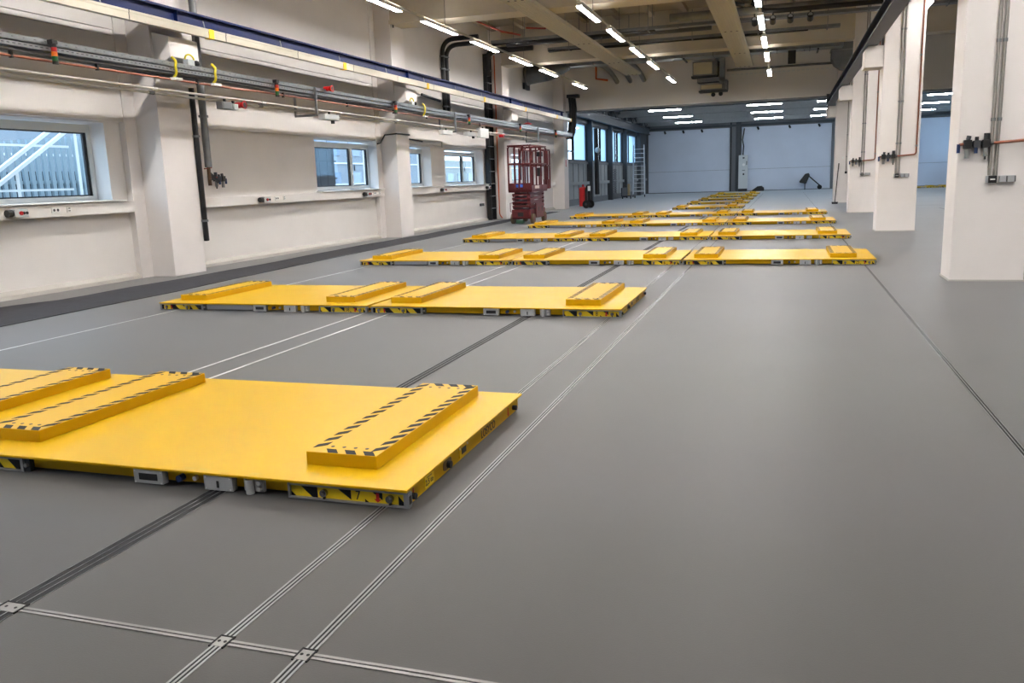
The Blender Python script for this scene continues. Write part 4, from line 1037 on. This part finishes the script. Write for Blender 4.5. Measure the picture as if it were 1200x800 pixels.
pipe('red pipe drop at the header left of the heating panel', [(-8.75, 40.9, 6.8), (-8.75, 40.9, 6.15), (-8.2, 41.0, 6.05)], .05, mat('orange_pipe', (206, 98, 52), .5))
t = thing('sheet_metal_duct', 'long rectangular sheet metal duct behind the last cross beam', 'duct', (-9.2, 36.6, 6.25))
for k in range(9): G().box(k * 1.25 + .01, k * 1.25 + 1.24, 0, .8, 0, .42).obj('duct_section', SHEET, t)
for k in range(1, 9): G().box(k * 1.25 - .02, k * 1.25 + .02, -.02, .82, -.02, .44).obj('flange', GALVD, t)
for k in range(4):
    G().bar((2.0 + k * 2.6, .4, -.05), (2.0 + k * 2.6, .4, .95), .03, .03).obj('hanger', GALVD, t)
    G().bar((2.5 + k * 2.6, -.3, -.08), (2.5 + k * 2.6, .9, -.08), .07, .05).obj('support_arm', DGREY, t)
t = thing('round_duct', 'dark conical ventilation duct by the left wall above the crane rail end', 'duct', (-10.90, 36.4, 6.0))
G().cyl((0, 0, 0), (1.0, 0, .05), .42, 20, r1=.36).cyl((1.0, 0, .05), (1.9, 0, .28), .36, 20, r1=.22).obj('cone', mat('dark_duct', (104, 108, 112), .4, metal=.7, var=.15, scale=3), t, smooth=True)
G().cyl((.05, 0, 0), (.12, 0, 0), .45, 20).obj('flange', GALVD, t); G().box(-.12, .04, -.4, .4, -.62, -.35).obj('bracket', DGREY, t)
for k, x in enumerate((-7.95, -7.3, -6.65)):
    pipe('pale round pipe bending into the header, %s of three' % ('left', 'middle', 'right')[k], bend((x - .3, 37.6, 6.55), (x, 40.2, 6.45), (x + .1, 41.5, 6.0), .9, 6), .11, GALV, 12)
def vent(x0, x1, z0, z1, label):
    t = thing('vent_box', label, 'ventilation box', (x0, YH - .75, z0))
    G().box(0, x1 - x0, .05, .72, 0, z1 - z0).obj('box', GALVD, t); G().box(.04, x1 - x0 - .12, .02, .05, .05, z1 - z0 - .04).obj('filter_face', BEIGE, t)
    G().box(-.06, x1 - x0 + .1, 0, .72, -.07, -.01).obj('lower_frame', DGREY, t); G().box(x1 - x0 + .02, x1 - x0 + .12, -.0, .72, -.01, z1 - z0 + .15).obj('side_frame', GALVD, t)
vent(-4.2, -3.2, 5.95, 6.56, 'ventilation box with beige filter high on the header')
vent(-3.85, -2.75, 5.28, 5.55, 'flat lower ventilation box with beige strip on the header')
G_ = thing('vent_duct', 'stepped grey duct joining the two beige ventilation boxes', 'duct', (-3.0, YH - .6, 5.3))
G().box(.0, .22, 0, .5, 0, 1.5).obj('riser', SHEET, G_); G().box(-1.0, .22, 0, .5, .36, .55).obj('elbow_plate', GALVD, G_); G().box(-.2, .0, .1, .5, 1.25, 1.9).obj('upper_riser', SHEET, G_)
t = thing('conduit', 'horizontal conduit with pale dashes along the header', 'conduit', (-2.7, YH - .06, 5.95))
G().cyl((0, 0, .22), (6.0, 0, .22), .05, 8).obj('tube', GALVD, t)
for k in range(22): G().box(k * .205, k * .205 + .12, -.02, .03, -.02, .035).obj('pale_clip', WHT, t)
t = thing('vent_duct', 'grey duct with a rounded lower end at the right end of the header', 'duct', (1.65, 37.6, 5.45))
pts = [(0, .45), (0, 1.64), (.85, 1.64), (.85, .06), (.60, .0), (.35, .05), (.12, .22)]
G().prism(pts, 'y', 0, .7).obj('duct_bend', GALVD, t); G().box(-.04, .89, -.03, .73, .75, .80).obj('flange', GALV, t)
pipe('straight bluish pipe behind the last cross beam right of centre', [(-1.4, 35.0, 7.25), (-1.4, 35.0, 6.18), (1.55, 35.0, 6.18), (1.55, 35.0, 7.25)], .05, SHEET)
t = thing('black_bracket', 'black bracket hanging from the duct right of the lamp row', 'bracket', (-.02, 36.9, 5.74)); G().box(0, .3, 0, .1, 0, .51).obj('plate', BLK, t)
pipe('black flexible cable drop left of the right lamp row', [(-1.25, 24.6, 7.0), (-1.35, 24.6, 6.5), (-1.6, 24.7, 6.2), (-1.5, 24.8, 6.05), (-1.2, 24.9, 5.98)], .06, BLK, cat='cable', name='cable')
pipe('short black hose left of the centre lamp row', [(-5.4, 23.0, 7.2), (-5.35, 23.0, 6.2), (-5.1, 22.9, 5.85), (-4.95, 22.9, 5.76)], .07, BLK, cat='hose', name='hose')
